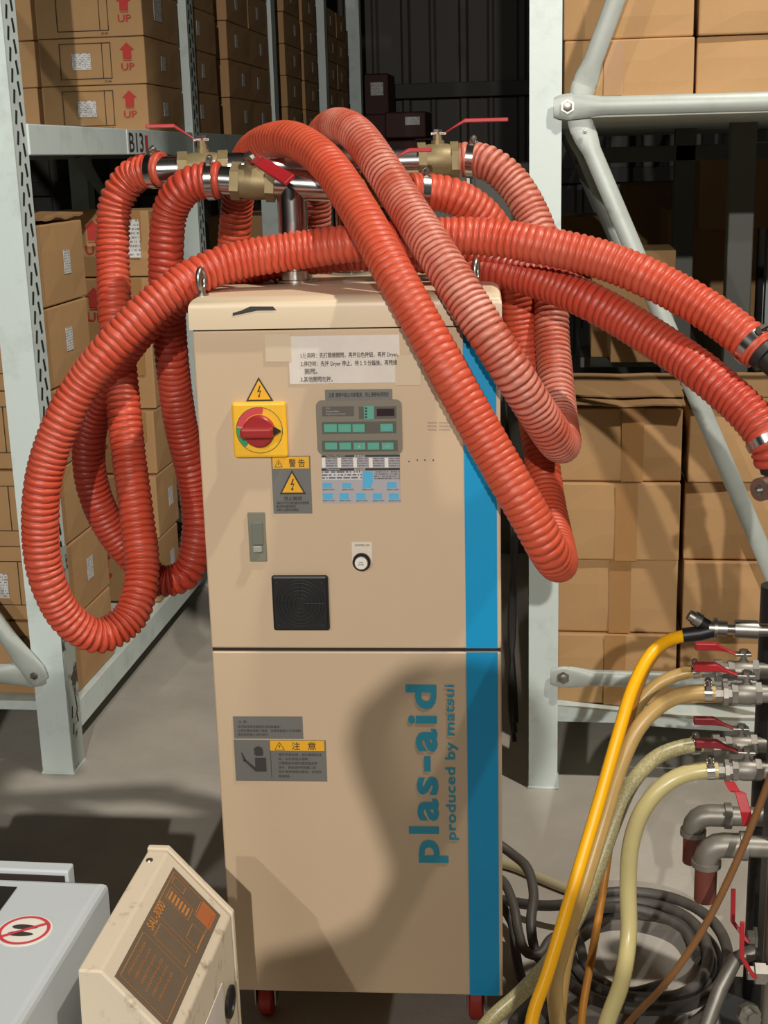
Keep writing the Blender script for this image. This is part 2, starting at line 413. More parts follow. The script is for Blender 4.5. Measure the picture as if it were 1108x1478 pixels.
# sagging front lip of the low shelf
pts = [V((RX+.07+t*.93, RY+.03, .205-.03*sin(pi*t)-.0)) for t in [k/12 for k in range(13)]]
bm = bmesh.new()
for a, b in zip(pts, pts[1:]):
    q = [V((0, -.02, -.014)), V((0, .02, -.014)), V((0, .02, .014)), V((0, -.02, .014))]
    va = [bm.verts.new(a+x) for x in q]; vb = [bm.verts.new(b+x) for x in q]
    for k in range(4): bm.faces.new((va[k], va[(k+1) % 4], vb[(k+1) % 4], vb[k]))
obj('shelf_lip', from_bm(bm), m_rack, rr)

# a third rack farther right, seen through the end frame, its dimness put into the paint colour
fr = thing('pallet_rack', 'dim grey rack farther back, paint darkened for shade, seen under the right shelf', 'rack')
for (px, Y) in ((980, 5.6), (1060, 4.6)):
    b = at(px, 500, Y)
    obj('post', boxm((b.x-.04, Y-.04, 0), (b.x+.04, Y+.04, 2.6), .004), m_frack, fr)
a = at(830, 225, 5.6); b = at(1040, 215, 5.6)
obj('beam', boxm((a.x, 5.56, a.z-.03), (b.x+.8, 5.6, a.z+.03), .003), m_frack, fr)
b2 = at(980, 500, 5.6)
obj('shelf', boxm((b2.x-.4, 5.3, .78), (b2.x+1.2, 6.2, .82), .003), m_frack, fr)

# ------------------------------------------------------------------ cartons
def arrow_bm(bm, c, ux, uy, h):
    c = V(c); ux = V(ux); uy = V(uy)
    P = lambda a, b: c+ux*(a*h)+uy*(b*h)
    poly_into(bm, [P(-.16, -.02), P(.16, -.02), P(.16, .3), P(-.16, .3)])
    poly_into(bm, [P(-.28, .3), P(.28, .3), P(0, .56)])
    poly_into(bm, [P(-.16, -.06), P(.16, -.06), P(.16, -.09), P(-.16, -.09)])
    text_into(bm, 'UP', P(0, -.3), ux, uy, h*.5, h*.26, .01)
def frame_bm(bm, x0, x1, z0, z1, y, tw=.0022, split=None):
    def bar(a, b, c_, d): poly_into(bm, [(a, y, c_), (b, y, c_), (b, y, d), (a, y, d)])
    bar(x0, x1, z0, z0+tw); bar(x0, x1, z1-tw, z1); bar(x0, x0+tw, z0, z1); bar(x1-tw, x1, z0, z1)
    if split: bar(split, split+tw, z0, z1)
_bc = {}
def carton_body(w_, d, h):
    k = (round(w_, 3), round(d, 3), round(h, 3))
    if k not in _bc:
        bm = bmesh.new(); add_box(bm, (-w_/2, -d/2, 0), (w_/2, d/2, h))
        bmesh.ops.subdivide_edges(bm, edges=bm.edges[:], cuts=2, use_grid_fill=True)
        for v in bm.verts:   # soft bulge of a filled carton
            fx = 1-(2*v.co.x/w_)**2; fy = 1-(2*v.co.y/d)**2; fz = 1-(2*v.co.z/h-1)**2
            if abs(abs(v.co.y)-d/2) < 1e-5: v.co.y += math.copysign(.005*fx*fz, v.co.y)
            if abs(abs(v.co.x)-w_/2) < 1e-5: v.co.x += math.copysign(.005*fy*fz, v.co.x)
        ed = [e for e in bm.edges if len(e.link_faces) == 2 and e.calc_face_angle(0) > 1.0]
        bevel(bm, .004, 2, ed)
        _bc[k] = from_bm(bm)
    return _bc[k]
_pm = {}
def carton(x0, y0, z0, w_, d, h, label, group, front=(), side=(), m=m_card, rz=None, cat='carton'):
    t = thing('carton', label, cat, (x0+w_/2, y0+d/2, z0), random.uniform(-.012, .012) if rz is None else rz, group)
    body = carton_body(w_, d, h)
    if len(body.materials) == 0: body.materials.append(m)
    o = obj('body', body, None, t)
    if body.materials[0] is not m:
        o.material_slots[0].link = 'OBJECT'; o.material_slots[0].material = m
    yf = -d/2-.0065; xs = w_/2+.0065
    for f in front:
        if f[0] == 'label':
            _, cx, cz, lw, lh = f; obj('paper_label', boxm((cx-lw/2, yf-.0008, cz-lh/2), (cx+lw/2, yf, cz+lh/2)), m_label, t)
        elif f[0] == 'arrow':
            _, cx, cz, hh = f; bm = bmesh.new(); arrow_bm(bm, (cx, yf, cz), (1, 0, 0), (0, 0, 1), hh); obj('up_arrow_print', flat_bm(bm), m_red_print, t)
        elif f[0] == 'frame':
            _, a, b, c_, e, s = f; bm = bmesh.new(); frame_bm(bm, a, b, c_, e, yf, split=s)
            text_into(bm, '25-40', (b-.015, yf, c_-.008), (1, 0, 0), (0, 0, 1), .022, .007); obj('frame_print', flat_bm(bm), m_black_print, t)
        elif f[0] == 'tape':
            _, cx, tw, c_, e = f; obj('tape', boxm((cx-tw/2, yf-.0002, c_), (cx+tw/2, yf+.0005, e)), m_tape, t)
    for f in side:
        if f[0] == 'label':
            _, cy, cz, lw, lh = f; obj('paper_label', boxm((xs-.001, cy-lw/2, cz-lh/2), (xs, cy+lw/2, cz+lh/2)), m_label, t)
        elif f[0] == 'arrow':
            _, cy, cz, hh = f; bm = bmesh.new(); arrow_bm(bm, (xs, cy, cz), (0, 1, 0), (0, 0, 1), hh); obj('up_arrow_print', flat_bm(bm), m_red_print, t)
        elif f[0] == 'tape':
            _, cy, tw, c_, e = f; obj('tape', boxm((xs-.0006, cy-tw/2, c_), (xs+.0004, cy+tw/2, e)), m_tape, t)
    return t
ROWN = ['bottom', 'second from bottom', 'third from bottom', 'fourth from bottom', 'fifth from bottom', 'topmost']
# upper shelf of left rack
zs, hh = 1.69, .1455
for r in range(5):
    fr_ = [('frame', -.105, .065, .018, .128, .035), ('arrow', .118, .078, .085)]
    if r in (0, 1, 3): fr_.append(('label', -.025 - .008*r, .072, .062, .05))
    sd = [('label', -.02, .07, .05, .045)] if r < 2 else [('label', -.05, .09, .09, .07)]
    carton(LX-.37, 4.44, zs+r*hh, .35, .42, hh-.002, 'carton with red UP arrow above the B13 beam, %s in its stack' % ROWN[min(r, 5)], 'cartons on the upper left shelf', fr_, sd)
    carton(LX-.735, 4.46+.01*(r % 2), zs+r*hh, .345, .42, hh-.002, 'plain carton end beside the left post, upper shelf, %s row' % ROWN[r], 'cartons on the upper left shelf')
def up_group(y, n, rows, word, m=m_card, deep=.40):
    for k in range(n):
        for r in range(rows):
            fr_ = [('frame', -.13, .03, .018, .128, .004), ('arrow', .09, .076, .085)] if k == 0 else []
            carton(LX-.365, y+k*(deep+.006), zs+r*hh, .35, deep, hh-.002, 'dim carton %s, upper left shelf, %s%s row' % (word, ['', 'far, '][k], ROWN[r]), 'dim cartons on the upper left shelf', fr_, [('label', random.uniform(-.08, .05), .075, .045, .05)], m)
up_group(4.96, 1, 5, 'just behind the second post', deep=.42)
up_group(5.58, 2, 6, 'between second and third posts')
up_group(6.78, 1, 6, 'just past the third post')
up_group(7.28, 1, 6, 'just before the fourth post')
up_group(8.0, 2, 5, 'past the fourth post')
# lower shelf, nearest column A and column B
zs2, h2 = .178, .2115
for r in range(6):
    fr_ = [('frame', -.07, .13, .045, .17, .04)]
    if r in (1, 3): fr_.append(('label', -.02, .10, .06, .07))
    sd = [('label', -.03+.02*(r % 3), .115-.01*(r % 2), .05, .062)]
    sd.append(('arrow', .15, .12, .12)) if r < 0 else None
    carton(LX-.377, 3.375+.008*(r % 2), zs2+r*h2, .36, .33, h2-.004, 'tan carton beside the front left post, %s of six in its stack' % ROWN[r], 'cartons on the lower left shelf', fr_, sd)
    fr_ = [('arrow', -.005, .12, .11), ('tape', .13, .05, .11, .207)]
    if r == 5: fr_.append(('label', .125, .12, .05, .12))
    carton(LX-.372, 4.33-.03*(5-r), zs2+r*h2-.03*(r == 99), .36, .25, h2-.004, 'tan carton with red arrow behind the left hoses, %s of six' % ROWN[r], 'cartons behind the left hoses', fr_, [('label', .02, .11, .05, .06)])
    if r < 5:
        carton(LX-.745, 4.20, zs2+r*h2, .36, .37, h2-.004, 'tan carton set back on the lower left shelf, %s row' % ROWN[r], 'cartons set back on the lower left shelf', [('frame', -.13, .13, .04, .17, .05)])
# open torn flap on top of column A
fb = bmesh.new(); n_ = 10
for k in range(n_):
    a = LX-.02; y0 = 3.38+k*.036; y1 = y0+.036
    z = lambda y: zs2+6*h2+.012+.008*noise.noise((y*14, 0, 3))
    poly_into(fb, [(a, y0, z(y0)-.006), (a, y1, z(y1)-.006), (a, y1, z(y1)), (a, y0, z(y0))])
    poly_into(fb, [(a, y0, z(y0)), (a, y1, z(y1)), (a-.3, y1, z(y1)+.01), (a-.3, y0, z(y0)+.01)])
tag(obj('cardboard_sheet', flat_bm(fb), m_cardin), 'torn cardboard sheet lying on the front left carton stack', 'cardboard')
# beyond the second post, low shelf
for r in range(3):
    for k in range(2):
        carton(LX-.40, 5.05+k*.55, zs2+r*h2, .37, .42, h2-.004, '%s tan carton on the low shelf past the second left post, %s row' % (['near', 'far'][k], ROWN[r]), 'cartons past the second left post', [('arrow', -.08, .12, .11), ('tape', .05, .05, .11, .207)], [('label', -.05, .12, .07, .12)])
for r in range(4):
    carton(LX-.37, 6.5, zs2+r*.29, .36, .45, .286, 'large dim carton, low shelf past the third left post, %s row' % ROWN[r], 'dim cartons on the low left shelf', [], [], m_card2)
    carton(LX-.37, 7.05, zs2+r*.29, .36, .45, .286, 'large dim carton, low shelf before the fourth left post, %s row' % ROWN[r], 'dim cartons on the low left shelf', [], [], m_card2)
# right rack: upper
XR = .012; bw = .300
COLN = ['nearest the post', 'second from the post']
for r in range(3):
    for k in range(3):
        f_ = [('tape', -.035, .045, .02, .139)] if (r == 0 and k == 0) else []
        carton(XR+k*(bw+.008), 3.40+.012*((r+k) % 2), 1.695+r*.147, bw, .34, .145, 'plain carton on the upper right shelf, %s row, %s' % (ROWN[r], (COLN+['third from the post'])[k]), 'cartons on the upper right shelf', f_)
# right rack: lower
zr = .178; hr = [.195, .2, .205, .19]
for k in range(3):
    z = zr
    for r in range(4):
        f_ = [('tape', -.005+.012*r, .055, .0, hr[r]-.002)] if k != 1 else [('tape', .09, .05, 0, hr[r]-.002)]
        carton(XR-.004+k*.318, 3.40+.014*((r+k) % 2), z, .306, .40, hr[r]-.003, 'taped carton on the lower right shelf, %s row, %s' % (ROWN[r], (COLN+['third from the post'])[k]), 'cartons on the lower right shelf', f_)
        z += hr[r]
zt = zr+sum(hr)
# opened flaps above the lower right stack
for k in range(2):
    bm = bmesh.new()
    for q in range(2):
        x0 = XR+k*.318+.002; x1 = x0+.302; d = .012+q*.014
        P = []
        for j in range(9):
            x = x0+(x1-x0)*j/8; P.append((x, d+.006*noise.noise((x*9, q*3., k*5.))))
        for (xa, za), (xb, zb) in zip(P, P[1:]):
            for (ya, ca), (yb_, cb) in (((3.385+q*.05, 0), (3.62+q*.05, .02)),):
                v = [(xa, ya, zt+za), (xb, ya, zt+zb), (xb, yb_, zt+zb+cb), (xa, yb_, zt+za+cb)]
                poly_into(bm, v); poly_into(bm, [(x_, y_, z_-.004) for x_, y_, z_ in v][::-1])
                poly_into(bm, [(xa, ya, zt+za-.004), (xb, ya, zt+zb-.004), (xb, ya, zt+zb), (xa, ya, zt+za)])
    tag(obj('cardboard_flap', flat_bm(bm), m_cardin), 'curled cardboard flap on the lower right carton stack, %s' % COLN[k], 'cardboard', 'flaps on the right stack')
# dim boxes in the gap above
a = at(880, 565, 4.3)
carton(a.x, 4.3, zt-.02, .19, .3, .12, 'small dim carton behind the orange hoses in the right rack', 'dim cartons in the right rack', [], [], m_card2)
a = at(875, 500, 4.7)
carton(a.x-.05, 4.75, .9, .28, .3, .36, 'dim dark carton far inside the right rack', 'dim cartons in the right rack', [], [], m_card2)
for k, (px, py, Y, ww, h_) in enumerate(((850, 560, 7.0, .4, .45), (945, 560, 7.0, .35, .6), (1020, 560, 6.4, .4, .5), (1075, 330, 6.2, .4, .3))):
    a = at(px, py, Y)
    carton(a.x-ww/2, Y, max(a.z, 0.826), ww, .4, h_, ['broad dark carton deep under the right shelf', 'tall dark carton deep under the right shelf', 'dark carton between the two dim grey posts', 'dark carton at the right edge under the shelf'][k], 'dark cartons deep under the right shelf', [], [], m_card2)

# far stock at the back wall
for k, (px, py, Y, ww, h_) in enumerate(((541, 170, 10.4, .26, .3), (563, 212, 9.9, .30, .22), (590, 200, 9.0, .26, .16))):
    a = at(px, py, Y); b_ = at(px, 250, Y)
    t = thing('crate', ['dark red crate stacked at the far wall, left one', 'dark red crate at the far wall, middle one', 'dark red crate at the far wall with pale label, right one'][k], 'crate', (a.x, Y, 0), 0, 'red crates at the far wall')
    for q in range(4): obj('tier', boxm((-ww/2, -.2, a.z*q/4), (ww/2, .2, a.z*(q+1)/4-.01), .01), m_darkred, t)
    obj('tier', boxm((-ww/2, -.2, a.z), (ww/2, .2, a.z+h_), .01), m_darkred, t)
    obj('paper_label', boxm((.0, -.202, a.z+h_*.5), (ww*.35, -.2005, a.z+h_*.8)), m_label, t)
# grey cabinet behind the dryer
a = at(690, 236, 5.4)
t = thing('electrical_cabinet', 'dim grey steel cabinet standing behind the dryer', 'cabinet', (a.x-.04, 5.4, 0))
obj('body', boxm((-.2, 0, 0), (.24, .35, a.z), .006), m_cab, t)
for s in (-1, 1): obj('door', boxm((.02+s*.11-.104, -.02, .05), (.02+s*.11+.104, -.001, a.z-.03), .004), m_cab, t)
obj('handle', boxm((-.005, -.04, 1.42), (.012, -.02, 1.52), .003), m_zinc, t)

# ------------------------------------------------------------------ the dryer
MY = .0477; MC = V((-.34, 2.184, 0)); MAX_ = V((cos(MY), sin(MY), 0)); MN = V((-sin(MY), cos(MY), 0))
dr = thing('hopper_dryer', 'tall ivory dryer cabinet with blue stripe and control panel on castors', 'machine', MC, MY)
def mf(px, py, off=0.):
    d = ray(px, py); t = ((MC+MN*off-EYE).dot(MN))/d.dot(MN); P = EYE+d*t; return ((P-MC).dot(MAX_), P.z)
DD = .42; ZB, ZM, ZL, ZT = .1, .770, 1.325, 1.377
W2 = .25
obj('carcass', boxm((-W2+.002, .02, ZB), (W2-.002, DD, ZL+.003)), m_ivory, dr)
up_ = obj('upper_door', boxm((-W2, 0, ZM+.004), (W2, .022, ZL-.003), .003), m_ivory, dr)
lo_ = obj('lower_panel', boxm((-W2, 0, ZB), (W2, .022, ZM-.002), .003), m_ivory, dr)
bm = bmesh.new(); add_box(bm, (-W2-.003, -.008, ZL), (W2+.003, DD+.004, ZT))
ed = [e for e in bm.edges if all(v.co.z > ZT-.001 for v in e.verts)]; bevel(bm, .019, 5, ed)
lid = obj('lid', from_bm(bm, True), m_ivory2, dr); sharp(lid.data, 1.1)
obj('seam', boxm((-W2+.001, .004, ZM-.003), (W2-.001, .02, ZM+.005)), m_gap, dr)
obj('seam', boxm((-W2+.001, .003, ZL-.004), (W2-.001, .02, ZL+.001)), m_gap, dr)
def fbox(px0, py0, px1, py1, y0=-.0012, y1=.0004, bev=0., seg=2):
    """box lying on the front, its corners from the photograph"""
    cx, cz = (px0+px1)/2, (py0+py1)/2
    x0 = mf(px0, cz)[0]; x1 = mf(px1, cz)[0]; z1 = mf(cx, py0)[1]; z0 = mf(cx, py1)[1]
    return boxm((x0, y0, z0), (x1, y1, z1), bev, seg)
def frect(px0, py0, px1, py1):
    cx, cz = (px0+px1)/2, (py0+py1)/2
    return mf(px0, cz)[0], mf(px1, cz)[0], mf(cx, py1)[1], mf(cx, py0)[1]
def ftext(parent, s, px0, py0, px1, py1, y, m, offset=0., name='lettering'):
    x0, x1, z0, z1 = frect(px0, py0, px1, py1); bm = bmesh.new()
    text_into(bm, s, ((x0+x1)/2, y, (z0+z1)/2), (1, 0, 0), (0, 0, 1), x1-x0, z1-z0, offset)
    return obj(name, flat_bm(bm), m, parent)
# stripes
xs0, xs1 = .190, .2435
obj('blue_stripe', boxm((xs0, -.0008, ZM+.005), (xs1, .002, ZL-.004)), m_blue, up_)
obj('blue_stripe', boxm((xs0, -.0008, ZB+.001), (xs1, .002, ZM-.003)), m_blue, lo_)
# logo, reading upwards
bm = bmesh.new()
def vtext(s, px0, px1, py_top, py_bot, off, sp):
    x0, x1, z0, z1 = frect(px0, py_top, px1, py_bot)
    text_into(bm, s, ((x0+x1)/2, -.0012, (z0+z1)/2), (0, 0, 1), (-1, 0, 0), z1-z0, x1-x0, off, sp)
vtext('plas-aid', 588, 645, 988, 1245, .03, 1.16)
vtext('produced by matsui', 642, 661, 988, 1212, .016, 1.06)
obj('logo', flat_bm(bm), m_logo, lo_)
# note sheet under clear tape
sh = obj('note_sheet', fbox(417, 484, 577, 553, -.0012, 0), m_paper, up_)
obj('clear_tape', fbox(383, 482, 420, 522, -.0018, -.0013), m_film, up_)
obj('clear_tape', fbox(570, 512, 607, 556, -.0018, -.0013), m_film, up_)
for s, q in (('1.使用時：先打開總開關，再按白色按鈕，再按 Dryer。', (434, 508, 575, 517)), ('2.停機時：先按 Dryer 停止，待１５分鐘後，再關總', (434, 520, 573, 529)), ('開關。', (440, 532, 458, 540)), ('3.其他開關勿按。', (434, 543, 480, 551))):
    ftext(sh, s, *q, -.0022, m_ink, .006)
# rotary main switch
def fdisc(px, py, r, y0, y1, seg=32):
    x, z = mf(px, py); return lathem((x, y0, z), (0, -1, 0), [(0, r), (y0-y1, r)], seg)
sw = obj('switch_plate', fbox(337, 579, 415, 659, -.012, 0, .005, 3), m_yellow, up_)
sx_, sz_ = mf(376, 619)
def ring(bm, a0, a1, r0, r1, y, n=24):
    for k in range(n):
        a = a0+(a1-a0)*k/n; b = a0+(a1-a0)*(k+1)/n
        poly_into(bm, [(sx_+r0*cos(a), y, sz_+r0*sin(a)), (sx_+r0*cos(b), y, sz_+r0*sin(b)), (sx_+r1*cos(b), y, sz_+r1*sin(b)), (sx_+r1*cos(a), y, sz_+r1*sin(a))])
bm = bmesh.new(); ring(bm, -.05, 2*pi, .0378, .0388, -.0126, 48); obj('dial_ring', flat_bm(bm), m_ink, sw)
bm = bmesh.new(); ring(bm, 1.35, 2.95, .027, .0375, -.0125); obj('off_arc', flat_bm(bm), m_pink, sw)
bm = bmesh.new(); ring(bm, 3.0, 4.0, .027, .0375, -.0125); obj('on_arc', flat_bm(bm), m_green, sw)
kn = obj('knob', lathem((sx_, -.012, sz_), (0, -1, 0), [(0, .026), (.012, .026), (.014, .024), (.014, .005)], 28), m_redk, sw)
obj('knob_grip', boxm((sx_-.028, -.042, sz_-.0085), (sx_+.026, -.024, sz_+.0085), .004, 2), m_redk, sw)
bm = bmesh.new(); poly_into(bm, [(sx_+.024, -.0255, sz_-.008), (sx_+.037, -.0255, sz_), (sx_+.024, -.0255, sz_+.008)])
poly_into(bm, [(sx_+.024, -.018, sz_-.008), (sx_+.037, -.018, sz_), (sx_+.024, -.018, sz_+.008)][::-1])
obj('pointer', flat_bm(bm), m_black, sw)
def tri(bm, c, hw, h, y):
    x, z = c; poly_into(bm, [(x-hw, y, z), (x+hw, y, z), (x, y, z+h)])
def flash(bm, c, h, y):
    x, z = c
    for P in ([(.05, 1), (.14, .98), (-.02, .5), (-.16, .46)], [(-.16, .46), (.16, .54), (.17, .6), (-.14, .56)], [(.17, .6), (.08, .56), (-.06, .16), (0, .16)], [(-.14, .2), (.1, .18), (-.04, -.02)]):
        poly_into(bm, [(x+a*h, y, z+b*h) for a, b in P])
def warn_tri(parent, px0, py0, px1, py1, y, bolt_=True, ex=False):
    x0, x1, z0, z1 = frect(px0, py0, px1, py1); hw = (x1-x0)/2; h = z1-z0; cx = (x0+x1)/2
    bm = bmesh.new(); tri(bm, (cx, z0), hw, h, y); o = obj('triangle_border', flat_bm(bm), m_ink, parent)
    bm = bmesh.new(); tri(bm, (cx, z0+h*.075), hw*.8, h*.8, y-.0004); obj('triangle', flat_bm(bm), m_yell, parent)
    bm = bmesh.new()
    if bolt_: flash(bm, (cx, z0+h*.15), h*.5, y-.0008)
    else: poly_into(bm, [(cx-hw*.1, y-.0008, z0+h*.3), (cx+hw*.1, y-.0008, z0+h*.3), (cx+hw*.1, y-.0008, z0+h*.62), (cx-hw*.1, y-.0008, z0+h*.62)])
    obj('lightning_mark' if bolt_ else 'exclamation_mark', flat_bm(bm), m_ink, parent)
ts = obj('shock_sticker', fbox(356, 577, 392, 579, -.0008, 0), m_ink, up_)
warn_tri(ts, 354, 544, 394, 579, -.0012)
# warning plate
wp = obj('warning_plate', fbox(393, 658, 449, 741, -.0014, 0), m_grey, up_)
obj('yellow_band', fbox(393.5, 659, 446, 676, -.0018, -.0013), m_yell, wp)
warn_tri(wp, 396, 663, 408, 674, -.0022, False)
ftext(wp, '警 告', 417, 662, 440, 674, -.0022, m_ink, .01)
warn_tri(wp, 403, 678, 441, 713, -.002)
ftext(wp, '禁止觸摸', 410, 716, 436, 722, -.0022, m_ink)
for k, s in enumerate(('通電中不可打開此蓋否則會觸電', '維修時切斷總電源', '非專業人員請勿拆卸機器')):
    ftext(wp, s, 399, 723.5+k*5, [446, 427, 431][k], 727.5+k*5, -.0022, m_ink)
# strip plate and control panel
sp = obj('strip_plate', fbox(469, 562, 566, 578, -.0014, 0), m_grey, up_)
ftext(sp, '注意 運轉中禁止切斷電源，停止運轉後再關機', 474, 566, 561, 573, -.0022, m_ink, .006)
bm = bmesh.new(); x0, x1, z0, z1 = frect(457, 577, 580, 655)
add_box(bm, (x0, -.004, z0), (x1, 0, z1)); bevel(bm, .010, 5, [e for e in bm.edges if abs(e.verts[0].co.y-e.verts[1].co.y) > .002])
cp = obj('control_panel', from_bm(bm), m_pgrey, up_)
for q in ((465, 586, 511, 600), (518, 586, 572, 604), (465, 608, 572, 625), (465, 635, 574, 651)): obj('panel_recess', fbox(*q, -.0046, -.0038), m_pdark, cp)
obj('status_strip', fbox(525.5, 585, 540, 604.5, -.0054, -.0044), m_teal, cp)
bm = bmesh.new()
for k in range(4): 
    x0, x1, z0, z1 = frect(527, 587+k*4.3, 530, 589.6+k*4.3); poly_into(bm, [(x0, -.0058, z0), (x1, -.0058, z0), (x1, -.0058, z1), (x0, -.0058, z1)])
obj('status_marks', flat_bm(bm), m_ink, cp)
obj('display', fbox(544, 589, 569, 599.5, -.0058, -.0044), m_disp, cp)
for k, (s, x1_) in enumerate((('Dryer', 477), ('Process Heater', 490), ('Regeneration Heater', 499))): ftext(cp, s, 471, 587+k*4.2, x1_, 590+k*4.2, -.005, m_lgrey)
for q in ((468, 611, 487, 623), (488.5, 611, 507.5, 623), (509, 611, 527, 623), (549, 610.5, 567.5, 622), (469.5, 637.5, 487.5, 648), (490, 637.5, 507.5, 648), (510.5, 637.5, 528, 648), (530.5, 637.5, 548, 648), (551, 637.5, 568.5, 648)):
    b_ = obj('button', fbox(*q, -.0068, -.0042, .0006, 1), m_teal, cp)
ftext(cp, 'SET', 554, 615, 563, 619, -.0072, m_sky); ftext(cp, 'ENT', 556, 641, 564, 645, -.0072, m_lgrey); ftext(cp, '▲', 517, 641, 521, 645, -.0072, m_lgrey)
# operating guide sticker
gp = obj('guide_sticker', fbox(464, 656, 577, 726, -.0010, 0), m_lgrey, up_)
for q in ((464, 656.5, 577, 659.5), (464, 675.5, 577, 679)): obj('black_band', fbox(*q, -.0014, -.0009), m_ink, gp)
wpm = print_mat('guide_print_white', (205, 203, 205), (90, 88, 92), 30, 3, .35); gpm = print_mat('guide_print_grey', (168, 164, 168), (92, 90, 92), 40, 4, .35)
for k in range(5):
    obj('guide_cell', fbox(464.5+k*22.7, 660.5, 469.5+k*22.7, 674.5, -.0013, -.0009), m_white, gp)
    obj('guide_cell', fbox(470+k*22.7, 660.5, min(486+k*22.7, 577), 674.5, -.0013, -.0009), gpm, gp)
obj('guide_cell', fbox(465, 680, 522, 692.5, -.0013, -.0009), wpm, gp)
obj('guide_cell', fbox(540, 680, 577, 692.5, -.0013, -.0009), gpm, gp)
for q in ((523.5, 680, 538, 697), (465.5, 697, 479, 704), (494, 697, 507, 704), (523, 697, 536, 704), (558, 696, 572, 704), (466, 712, 480, 720), (490, 712, 503, 720), (514, 712, 527, 720), (538, 712, 551, 720), (561, 712, 575, 720)):
    obj('guide_key', fbox(*q, -.0015, -.0009), m_sky, gp)
    if q[1] > 695: ftext(gp, '鍵操作說明', q[0], q[3]+1.2, q[2]+3, q[3]+3.6, -.0015, m_pdark)
ftext(gp, 'Failure Description', 471, 657, 498, 659, -.0017, m_white); ftext(gp, 'Operation', 471, 676.3, 490, 678.5, -.0017, m_white)
ftext(gp, '異常內容', 511, 656.6, 527, 659.3, -.0017, m_white); ftext(gp, '操作說明', 511, 675.8, 527, 678.7, -.0017, m_white)
# small printed marks on the right, tiny holes
bm = bmesh.new()
for k in range(3):
    for (a, b) in ((617, 631), (634, 650)):
        x0, x1, z0, z1 = frect(a, 609+k*5, b, 611.5+k*5)
        text_into(bm, 'MODEL', ((x0+x1)/2, -.0006, (z0+z1)/2), (1, 0, 0), (0, 0, 1), x1-x0, z1-z0)
obj('small_print', flat_bm(bm), mat('purple_grey_print', (120, 104, 116), .7), up_)
for p in ((590, 666), (602, 664), (613, 664), (625, 664)): obj('screw_hole', fdisc(*p, .0012, -.0002, -.0008, 8), m_gap, up_)
# breaker
br = obj('breaker_plate', fbox(359, 739, 384, 810, -.003, 0, .001, 1), mat('breaker_grey', (124, 122, 106), .5), up_)
obj('breaker_face', fbox(364, 753, 380, 785, -.008, -.002, .001, 1), mat('breaker_face_grey', (112, 114, 104), .4), br)
obj('toggle', fbox(366.5, 786, 379, 795, -.012, -.002, .0015, 1), mat('toggle_grey', (158, 158, 148), .4), br)
# push button
pl_ = obj('button_plate', fbox(508, 782, 537, 812, -.0012, 0), mat('button_plate_white', (226, 212, 196), .5), up_)
ftext(pl_, 'CONTROL ON', 512, 785, 533, 788, -.0018, m_ink, .01)
x, z = mf(522, 810)
pb = obj('push_button', lathem((x, 0, z), (0, -1, 0), [(0, .0152), (.008, .0152), (.010, .0135), (.010, .0115), (.008, .0110)], 28), m_black, up_)
obj('button_cap', lathem((x, -.006, z), (0, -1, 0), [(0, .0108), (.007, .0108), (.008, .0095)], 28), m_white, pb)
bm = bmesh.new(); text_into(bm, 'ON', (x, -.0145, z+.002), (1, 0, 0), (0, 0, 1), .007, .0028, .01); text_into(bm, 'DRYER', (x, -.0145, z-.002), (1, 0, 0), (0, 0, 1), .0095, .0028, .01); obj('lettering', flat_bm(bm), m_ink, pb)
# fan guard
fg = obj('fan_guard', fbox(394, 829, 475, 908, -.010, 0, .004, 2), m_black, up_)
fx, fz = mf(434.5, 868.5)
for k, rr_ in enumerate((.010, .0165, .023, .0295, .036, .041)):
    P = [(fx+rr_*cos(a), -.0105, fz+rr_*sin(a)) for a in [2*pi*j/36 for j in range(37)]]
    obj('guard_ring', sweepm(P, .0011, 5), m_rubber, fg)
for a in (0.0, pi/2, pi, 3*pi/2):
    obj('guard_spoke', sweepm([(fx+.008*cos(a), -.0105, fz+.008*sin(a)), (fx+.042*cos(a), -.0105, fz+.042*sin(a))], .0011, 5), m_rubber, fg)
for sx in (-1, 1):
    for szz in (-1, 1): obj('guard_screw', lathem((fx+sx*.038, -.010, fz+szz*.038), (0, -1, 0), [(0, .003), (.0015, .0025)], 10), m_rubber, fg)
# caution plate
c2 = obj('notice_plate', fbox(337, 1034, 437, 1066, -.0012, 0), m_grey, lo_)
ftext(c2, '注 意', 343, 1039, 356, 1043, -.002, m_ink)
for k, (s, x1_) in enumerate((('請定期清掃過濾網及清理集塵桶，', 405), ('以免影響乾燥機之風量，並確保機器之正常運轉', 434), ('請依說明書之指示操作', 387))):
    ftext(c2, s, 343, 1046.5+k*5.6, x1_, 1050.5+k*5.6, -.002, m_ink)
cpl = obj('caution_plate', fbox(339, 1068, 471, 1127, -.0014, 0), m_grey, lo_)
obj('yellow_band', fbox(390, 1068.5, 468, 1083, -.0018, -.0013), m_yell, cpl)
warn_tri(cpl, 396, 1070, 411, 1082, -.0022, False)
ftext(cpl, '注', 421, 1070.5, 433, 1081.5, -.0022, m_ink, .01); ftext(cpl, '意', 444, 1070.5, 456, 1081.5, -.0022, m_ink, .01)
for k, (s, x1_) in enumerate((('操作前請詳讀，請勿觸摸高溫', 464), ('處，以免燙傷及電擊。', 446), ('打開面板前請先關閉電源再', 458), ('操作，更換濾材時請戴口罩', 456), ('並於清掃後確認蓋板，定期保', 464), ('養機器。', 420))):
    ftext(cpl, s, 402, 1086.5+k*6.2, x1_, 1090.7+k*6.2, -.0022, m_ink)
obj('dividing_line', fbox(391, 1083, 391.7, 1122, -.0018, -.0013), m_ink, cpl)
bm = bmesh.new()
def fpoly(P): poly_into(bm, [(lambda q: (q[0], -.002, q[1]))(mf(a, b)) for a, b in P][::-1])
